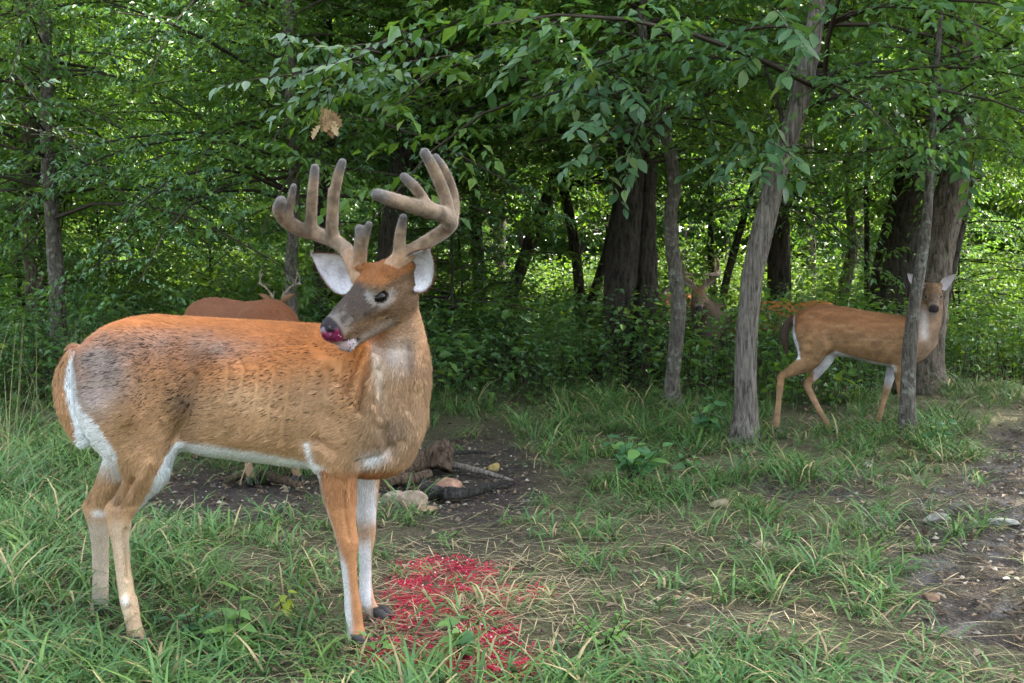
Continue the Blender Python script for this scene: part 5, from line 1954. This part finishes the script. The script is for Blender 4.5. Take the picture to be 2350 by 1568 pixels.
def build_near_foliage():
    r = np.random.default_rng(8)
    limb(TR['cen'], [(972, 60, 10.4, .030), (930, 70, 8.6, .024), (860, 110, 7.0, .017), (760, 150, 6.2, .011), (640, 175, 5.9, .005)])
    region_sprays(TR['cen'], [(620, 900, 90, 160, 5.7, 6.8, 7, .078, -.7, -.15), (700, 960, 120, 210, 5.5, 6.5, 8, .085, -.5, -.35), (600, 760, 170, 225, 5.5, 6.0, 4, .08, -.7, -.4), (840, 1010, 60, 190, 5.8, 7.0, 5, .085, -.2, -.3)], r)
    limb(TR['thin'], [(1490, 180, 8.5, .022), (1440, 150, 7.8, .016), (1340, 190, 7.0, .010), (1220, 230, 6.6, .004)])
    limb(TR['thin'], [(1515, 280, 8.5, .018), (1440, 300, 7.6, .013), (1360, 340, 7.0, .006)])
    region_sprays(TR['thin'], [(1180, 1400, 60, 230, 6.2, 7.4, 7, .105, -.6, -.35), (1330, 1520, 170, 330, 6.4, 7.8, 8, .105, -.3, -.45), (1310, 1480, 320, 390, 6.5, 7.5, 4, .10, -.4, -.5), (1450, 1620, 60, 220, 6.5, 8.0, 4, .10, .3, -.3)], r)
    limb(TR['mid'], [(1825, 260, 6.95, .022), (1880, 190, 7.2, .018), (1960, 150, 7.5, .014), (2060, 140, 7.8, .009), (2140, 150, 8.0, .004)])
    limb(TR['mid'], [(1800, 330, 6.95, .018), (1790, 250, 7.0, .015), (1760, 170, 7.1, .010), (1735, 90, 7.1, .006)])
    region_sprays(TR['mid'], [(1690, 1860, 20, 110, 5.6, 6.6, 5, .115, -.4, -.5), (1720, 1850, 290, 390, 6.1, 6.7, 5, .10, -.3, -.4), (1560, 1760, 240, 400, 6.6, 7.6, 6, .09, -.4, -.3), (1880, 2080, 130, 260, 6.6, 7.8, 6, .09, .4, -.3)], r)
    region_sprays(TR['lean'], [(1980, 2200, 250, 400, 8.4, 9.8, 9, .125, -.3, -.45), (2150, 2340, 180, 400, 8.0, 9.8, 9, .125, .4, -.4), (2050, 2250, 80, 220, 8.5, 10, 4, .12, 0, -.4)], r)
    # bluish feathery leaves of the left tree
    n0 = unit_leaf('leaf', M_NEAR, .36, 0, .2, -.1)
    region_sprays(TR['left'], [(90, 300, 285, 325, 6.3, 7.0, 5, .032, .6, -.15), (20, 120, 180, 260, 6.3, 7.2, 3, .05, .3, -.4)], r, [n0])


def plant(name, label, base, stems, leaves, r, lsz, per=7, droop=-.1, group=None, cat='plant'):
    root = empty(name, tuple(base), label, cat, group)
    g = Geo()
    for (az, tilt, h) in stems:
        d = np.array([math.cos(az) * math.sin(tilt), math.sin(az) * math.sin(tilt), math.cos(tilt)])
        tt = np.linspace(0, 1, 6)
        pts = d * (h * tt)[:, None]
        add_tube(g, pts, .003 * (1.15 - tt) + .0006, 5, cap=False)
        for i in range(per):
            t = .3 + .7 * (i + .5) / per
            a = i * 2.4 + r.random()
            dd = np.array([math.cos(a), math.sin(a), droop + .35 * (t > .85) + .25 * r.normal()])
            put_leaf(leaves[int(r.integers(0, len(leaves)))], root, d * h * t, dd, np.array([.25 * r.normal(), .25 * r.normal() - .25, 1.0]), lsz * (.65 + .6 * r.random()) * (1.1 - .3 * (t > .9)))
    ob('stem', g.mesh('stem', M_TWIG), root)
    return root


def build_plants():
    r = np.random.default_rng(12)
    M_BROAD = leaf_mat('leaf_broad', [(0, (.045, .125, .055)), (.6, (.065, .165, .070)), (1, (.12, .23, .06))], .36, .45, .45)
    BR = [unit_leaf('leaf', M_BROAD, .62, 1, .12, -.12), unit_leaf('leaf', M_BROAD, .55, 0, .16, -.2)]
    plant('broad_leaf_plant', 'low bushy plant with broad teal-green leaves in the middle grass', G(1445, 1112), [(r.random() * 6.28, .25 + .45 * r.random(), .16 + .16 * r.random()) for _ in range(9)], BR, r, .085, 6)
    plant('leafy_weed', 'upright leafy weed at the foot of the middle tree', G(1622, 1010), [(r.random() * 6.28, .1 + .35 * r.random(), .20 + .14 * r.random()) for _ in range(6)], BR, r, .085, 7)
    plant('leafy_weed', 'pale green weed standing in the shaded undergrowth left of the slim pale tree', G(1412, 905) + np.array([0, -.15, 0]), [(r.random() * 6.28, .06, .42), (1, .2, .36), (3, .22, .3)], YOUNG, r, .10, 9)
    plant('leafy_sapling', 'bright green seedling with long leaves left of the front hooves of the big buck', G(535, 1500), [(.3, .12, .20), (2.6, .35, .14), (5.5, .3, .15), (4.2, .5, .10)], YOUNG, r, .085, 5)
    plant('seedling', 'small yellow-green seedling in the grass under the belly of the big buck', G(655, 1425), [(1.0, .1, .10), (4.0, .3, .08)], [unit_leaf('leaf', leaf_mat('leaf_yellow', [(0, (.20, .27, .03)), (1, (.26, .32, .04))], .45, .5, .3), .55, 1, .2, -.3)], r, .042, 6, -.35)
    plant('weed', 'bluish small-leaved weed beside the long-leaved seedling', G(440, 1470), [(r.random() * 6.28, .3 + .5 * r.random(), .09 + .05 * r.random()) for _ in range(5)], BR, r, .035, 6)
    plant('weed', 'small clump of round leaves right of the pink mineral at the bottom', G(1390, 1490), [(r.random() * 6.28, .4 + .6 * r.random(), .08 + .06 * r.random()) for _ in range(8)], YOUNG, r, .040, 5)
    plant('weed', 'narrow-leaved weed growing in the pink mineral at the bottom', G(1060, 1515), [(.5, .2, .13), (2.5, .4, .12), (4.5, .3, .11)], BR, r, .055, 5)
    plant('weed', 'little green weed at the near front hoof of the big buck', G(868, 1505), [(.5, .4, .07), (3.0, .5, .07)], YOUNG, r, .04, 5)
    plant('weed', 'low green weed right of the broad leaf plant by a stone', G(1580, 1090), [(r.random() * 6.28, .4, .12) for _ in range(4)], BR, r, .06, 5)
    plant('weed', 'grassy green weed at the base of the slender sapling', G(2150, 1030), [(r.random() * 6.28, .35, .2) for _ in range(5)], BR, r, .07, 6)
    # hanging cluster of dead oak leaves
    OAK = []
    for k in range(3):
        me = unit_leaf('leaf', M_DEAD, .62, 2, .2 + .3 * k, [-.35, .3, -.15][k])
        a = me.attributes.new('Col', 'FLOAT_COLOR', 'POINT')
        c = np.ones((len(me.vertices), 4), np.float32)
        c[:, :3] = np.array([(.36, .25, .13), (.25, .16, .085), (.42, .31, .18)][k])
        a.data.foreach_set('color', c.ravel())
        OAK.append(me)
    top = P(752, 240, 5.9)
    root = empty('dead_leaf_cluster', tuple(top), 'hanging cluster of brown dead oak leaves above the left antler', 'dead leaves')
    g = Geo()
    add_tube(g, np.array([[0, 0, .06], [.004, 0, 0], [.01, 0, -.10]]), [.004, .003, .0015], 5)
    ob('twig', g.mesh('twig', M_TWIG), root)
    for i in range(16):
        a = r.random() * 6.28
        put_leaf(OAK[i % 3], root, np.array([.028 * r.normal(), .02 * r.normal(), -.01 - .12 * i / 16]), np.array([.6 * math.cos(a), .6 * math.sin(a), -.9]), np.array([.5 * r.normal(), -1.0, .4 * r.normal()]), .075 + .03 * r.random())


def rock_mesh(seed, sx, sy, sz, col, mat, sub=3):
    import bmesh
    bm = bmesh.new()
    bmesh.ops.create_icosphere(bm, subdivisions=sub, radius=1.0)
    V = np.array([v.co[:] for v in bm.verts])
    T = np.array([[v.index for v in f.verts] for f in bm.faces])
    bm.free()
    r = np.random.default_rng(seed)
    off = r.random(3) * 50
    for _ in range(16):     # chip flat facets off
        nrm = vec_norm(r.normal(size=3) * [1, 1, .8])
        h = V @ nrm
        lim = .50 + .30 * r.random()
        V = V - np.maximum(h - lim, 0)[:, None] * nrm * .9
    V = V * (1 + .22 * (fbm(V + off, 1.6, 3)[:, None] - .5) + .10 * (fbm(V + off, 6, 2)[:, None] - .5))
    n = fbm(V + off, 3, 4)
    C = np.array(col)[None] * .68 * (.5 + 1.0 * n[:, None])
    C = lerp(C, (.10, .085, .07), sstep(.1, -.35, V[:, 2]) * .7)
    return mk('stone', V * [sx, sy, sz], T, mat, False, C)


def build_stones_wood():
    M_ROCK = col_mat('rock', .9, .2, bump=.8, bscale=30, var=.25, vscale=22)
    r = np.random.default_rng(4)
    S = [(1131, 1072, 36, 22, (.36, .27, .10), 'yellowish stone lying alone on the bare dark soil'),
         (1022, 1112, 78, 48, (.34, .20, .135), 'reddish stone propped between the charred log and the rotten stump'),
         (903, 1140, 70, 34, (.36, .30, .23), 'pale flat stone nearest the far front leg of the big buck'),
         (948, 1148, 84, 40, (.38, .28, .215), 'broad pinkish stone left of the charred log'),
         (985, 1168, 56, 12, (.33, .22, .14), 'thin tan slab below the left end of the charred log'),
         (1652, 1157, 56, 24, (.34, .28, .18), 'tan stone in the grass right of the broad leaf plant'),
         (2152, 1188, 78, 26, (.25, .24, .21), 'large grey stone half sunk in the muddy path'),
         (2300, 1196, 90, 18, (.24, .24, .22), 'flat grey slab at the right edge of the muddy path'),
         (1988, 962, 40, 18, (.22, .165, .115), 'brown stone under the belly of the doe'),
         (1992, 1068, 24, 14, (.34, .32, .25), 'small pale stone in the grass below the doe'),
         (2140, 1370, 60, 16, (.22, .135, .09), 'rusty flat stone at the near edge of the muddy path'),
         (1555, 1372, 30, 14, (.32, .23, .14), 'small tan stone in the matted grass near the bottom'),
         (1745, 1250, 60, 14, (.30, .24, .16), 'flat beige stone in the grass of the near right'),
         (1012, 1050, 12, 10, (.42, .38, .30), 'little cream pebble beside the rotten stump'),
         (2240, 1030, 34, 12, (.24, .20, .15), 'dull brown stone at the far end of the muddy path'),
         (1960, 1362, 26, 11, (.50, .45, .26), 'tiny cream stone near the bottom right')]
    for i, (px, py, w, h, col, lab) in enumerate(S):
        p = G(px, py + h * .3)
        s = F_PX / p[1]
        sx, sz = w / s * .55, h / s * .72
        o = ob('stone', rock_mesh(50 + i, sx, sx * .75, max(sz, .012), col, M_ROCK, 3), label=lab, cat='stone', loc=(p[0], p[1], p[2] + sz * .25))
        o.rotation_euler = (0, 0, r.random() * .6 - .3)
    # charred log
    M_CHAR = bark_mat('charred_wood', (.012, .011, .010), (.06, .055, .05), (.20, .19, .18), .25, 2.0, 1.0)
    M_ROT = bark_mat('rotten_wood', (.018, .013, .010), (.15, .105, .07), (.18, .14, .10), .4, 1.6, 1.0)
    M_GREYWOOD = bark_mat('weathered_wood', (.07, .06, .05), (.25, .22, .18), (.30, .27, .23), .4, 2.0, .8)

    def log(name, label, pts, mat, rough=.22, twigs=()):
        w = [np.append(G(px, py) + np.array([0, 0, up]), rad) for px, py, up, rad in pts]
        o = w[0][:3].copy()
        c = crom(w, 26)
        g = Geo()
        add_tube(g, c[:, :3] - o, c[:, 3], 12, rough=rough, fs=14)
        root = empty(name, tuple(o), label, 'log')
        ob('stem', g.mesh('stem', mat), root)
        for tw in twigs:
            w = crom([np.append(G(px, py) + np.array([0, 0, up]), rad) for px, py, up, rad in tw], 10)
            g = Geo()
            add_tube(g, w[:, :3] - o, w[:, 3], 6, rough=.2, fs=20)
            ob('twig', g.mesh('twig', mat), root)
    log('charred_log', 'black charred curved log lying in front of the reddish stone', [(972, 1120, .03, .020), (985, 1140, .03, .033), (1030, 1147, .028, .034), (1085, 1140, .026, .031), (1125, 1126, .022, .022), (1180, 1114, .012, .010)], M_CHAR, .5,
        [[(1112, 1130, .02, .006), (1116, 1150, .0, .004)], [(1125, 1150, .01, .004), (1150, 1122, .05, .003), (1182, 1095, .06, .002)]])
    log('dark_fallen_branch', 'dark half buried branch on the bare soil under the belly of the big buck', [(520, 1112, .02, .02), (570, 1100, .03, .03), (630, 1108, .025, .028), (690, 1122, .02, .018)], M_ROT, .35)
    log('broken_branch', 'dark broken piece of wood leaning on the left of the rotten stump', [(872, 1098, .01, .016), (905, 1086, .05, .026), (940, 1072, .09, .022), (962, 1060, .13, .010)], M_CHAR, .5)
    log('broken_branch', 'short brown broken limb lying between the pale flat stone and the stump', [(880, 1122, .02, .020), (915, 1116, .035, .030), (955, 1112, .035, .028), (985, 1104, .03, .014)], M_ROT, .5)
    log('broken_branch', 'thin dark stick crossing the bare soil behind the reddish stone', [(1000, 1060, .02, .010), (1060, 1050, .03, .012), (1120, 1046, .02, .007)], M_CHAR, .4)
    log('fallen_branch', 'grey weathered branch lying behind the charred log', [(1005, 1072, .02, .018), (1060, 1084, .03, .022), (1110, 1094, .025, .018), (1175, 1108, .012, .009)], M_GREYWOOD)
    # rotten stump with splayed roots
    o = G(970, 1085)
    root = empty('rotten_stump', tuple(o), 'broken rotten stump with splayed roots behind the reddish stone', 'stump')
    k = 0
    for pts in [[(890, 1110, .01, .03), (930, 1096, .04, .05), (970, 1085, .06, .062), (1000, 1078, .07, .066), (1018, 1076, .13, .040), (1026, 1074, .17, .012)],
                [(985, 1085, .05, .055), (992, 1085, .12, .034), (1006, 1083, .18, .009)], [(1015, 1092, .04, .05), (1030, 1088, .12, .03), (1042, 1082, .17, .008)],
                [(880, 1112, .005, .010), (930, 1108, .015, .020), (985, 1100, .03, .03)]]:
        w = crom([np.append(G(px, py) + np.array([0, 0, up]) - o, rad) for px, py, up, rad in pts], 22)
        g = Geo()
        add_tube(g, w[:, :3], w[:, 3], 14, rough=.5, fs=16, seed=k)
        ob('stump_body' if k == 1 else 'root', g.mesh('root', M_ROT), root)
        k += 1


def build_litter():
    r = np.random.default_rng(41)
    n = 16000
    x, y = ground_pts(n, 2.4, 9.5, r, 1.2)
    d, pk, zone, n1, n2 = masks(x, y)
    k = r.random(n) < np.clip(.18 + .8 * d, 0, 1)
    x, y = x[k], y[k]
    n = len(x)
    p = np.stack([x, y, gz(x, y) + .006 + .012 * r.random(n) - .012 * d[k]], 1)
    nm = np.stack([.45 * r.normal(size=n), .45 * r.normal(size=n), np.ones(n)], 1)
    a = r.random(n) * 6.28
    l = .012 + .045 * r.random(n) ** 2
    V, T = diamonds(p, np.stack([np.cos(a), np.sin(a), .1 * r.normal(size=n)], 1), nm, l, l * (.4 + .4 * r.random(n)), .3)
    t = r.random((n, 1))
    c = np.array((.09, .065, .045)) * (1 - t) + np.array((.30, .23, .16)) * t ** 2
    ob('leaf_litter', mk('leaf_litter', V, T, M_DEAD, False, np.repeat(c, 4, 0)), kind='stuff', label='small dead leaf fragments on the bare soil', cat='leaf litter')
    # pebbles
    n = 5200
    x, y = ground_pts(n, 2.4, 8.5, r, 1.2)
    d, pk, zone, n1, n2 = masks(x, y)
    k = r.random(n) < d
    x, y = x[k], y[k]
    n = len(x)
    oc = np.array([(1, 0, 0), (-1, 0, 0), (0, 1, 0), (0, -1, 0), (0, 0, 1), (0, 0, -1)], float)
    of = np.array([(0, 2, 4), (2, 1, 4), (1, 3, 4), (3, 0, 4), (2, 0, 5), (1, 2, 5), (3, 1, 5), (0, 3, 5)])

    def octs(x, y, z, s, fl):
        n = len(x)
        rot = r.random(n) * 6.28
        c, s_ = np.cos(rot), np.sin(rot)
        q = oc[None] * (s[:, None, None] * (.7 + .6 * r.random((n, 6, 1)))) * np.array([1, .8, fl])
        qx = q[..., 0] * c[:, None] - q[..., 1] * s_[:, None]
        qy = q[..., 0] * s_[:, None] + q[..., 1] * c[:, None]
        V = np.stack([qx + x[:, None], qy + y[:, None], q[..., 2] + z[:, None]], -1).reshape(-1, 3)
        T = (np.arange(n)[:, None, None] * 6 + of[None]).reshape(-1, 3)
        return V, T
    s = .004 + .014 * r.random(n) ** 3
    V, T = octs(x, y, gz(x, y) - .004, s, .6)
    c = np.array((.26, .23, .19)) * (.5 + .9 * r.random((n, 1)))
    ob('pebbles', mk('pebbles', V, T, M_STRAW, False, np.repeat(c, 6, 0)), kind='stuff', label='scattered pebbles and crumbs of soil', cat='pebbles')
    n = 150000
    x, y = ground_pts(n, 2.5, 4.6, r, 1.0, .30)
    d, pk, zone, n1, n2 = masks(x, y)
    k = r.random(n) < .9 * pk * sstep(.42, .6, fbm(np.stack([x, y, 0 * x], 1), 26, 2))
    x, y = x[k], y[k]
    n = len(x)
    s = .0020 + .0040 * r.random(n) ** 2
    V, T = octs(x, y, gz(x, y) + .004 + .014 * r.random(n), s, .8)
    t = r.random((n, 1))
    c = np.array((.34, .012, .030)) * (1 - t) + np.array((.52, .045, .085)) * t
    c = np.where(r.random((n, 1)) < .04, np.array((.60, .36, .40)), c)
    ob('pink_mineral', mk('pink_mineral', V, T, M_STRAW, False, np.repeat(c, 6, 0)), kind='stuff', label='spilled bright pink mineral granules on the ground by the front hooves', cat='mineral')


build_near_foliage()
build_plants()
build_stones_wood()
build_litter()
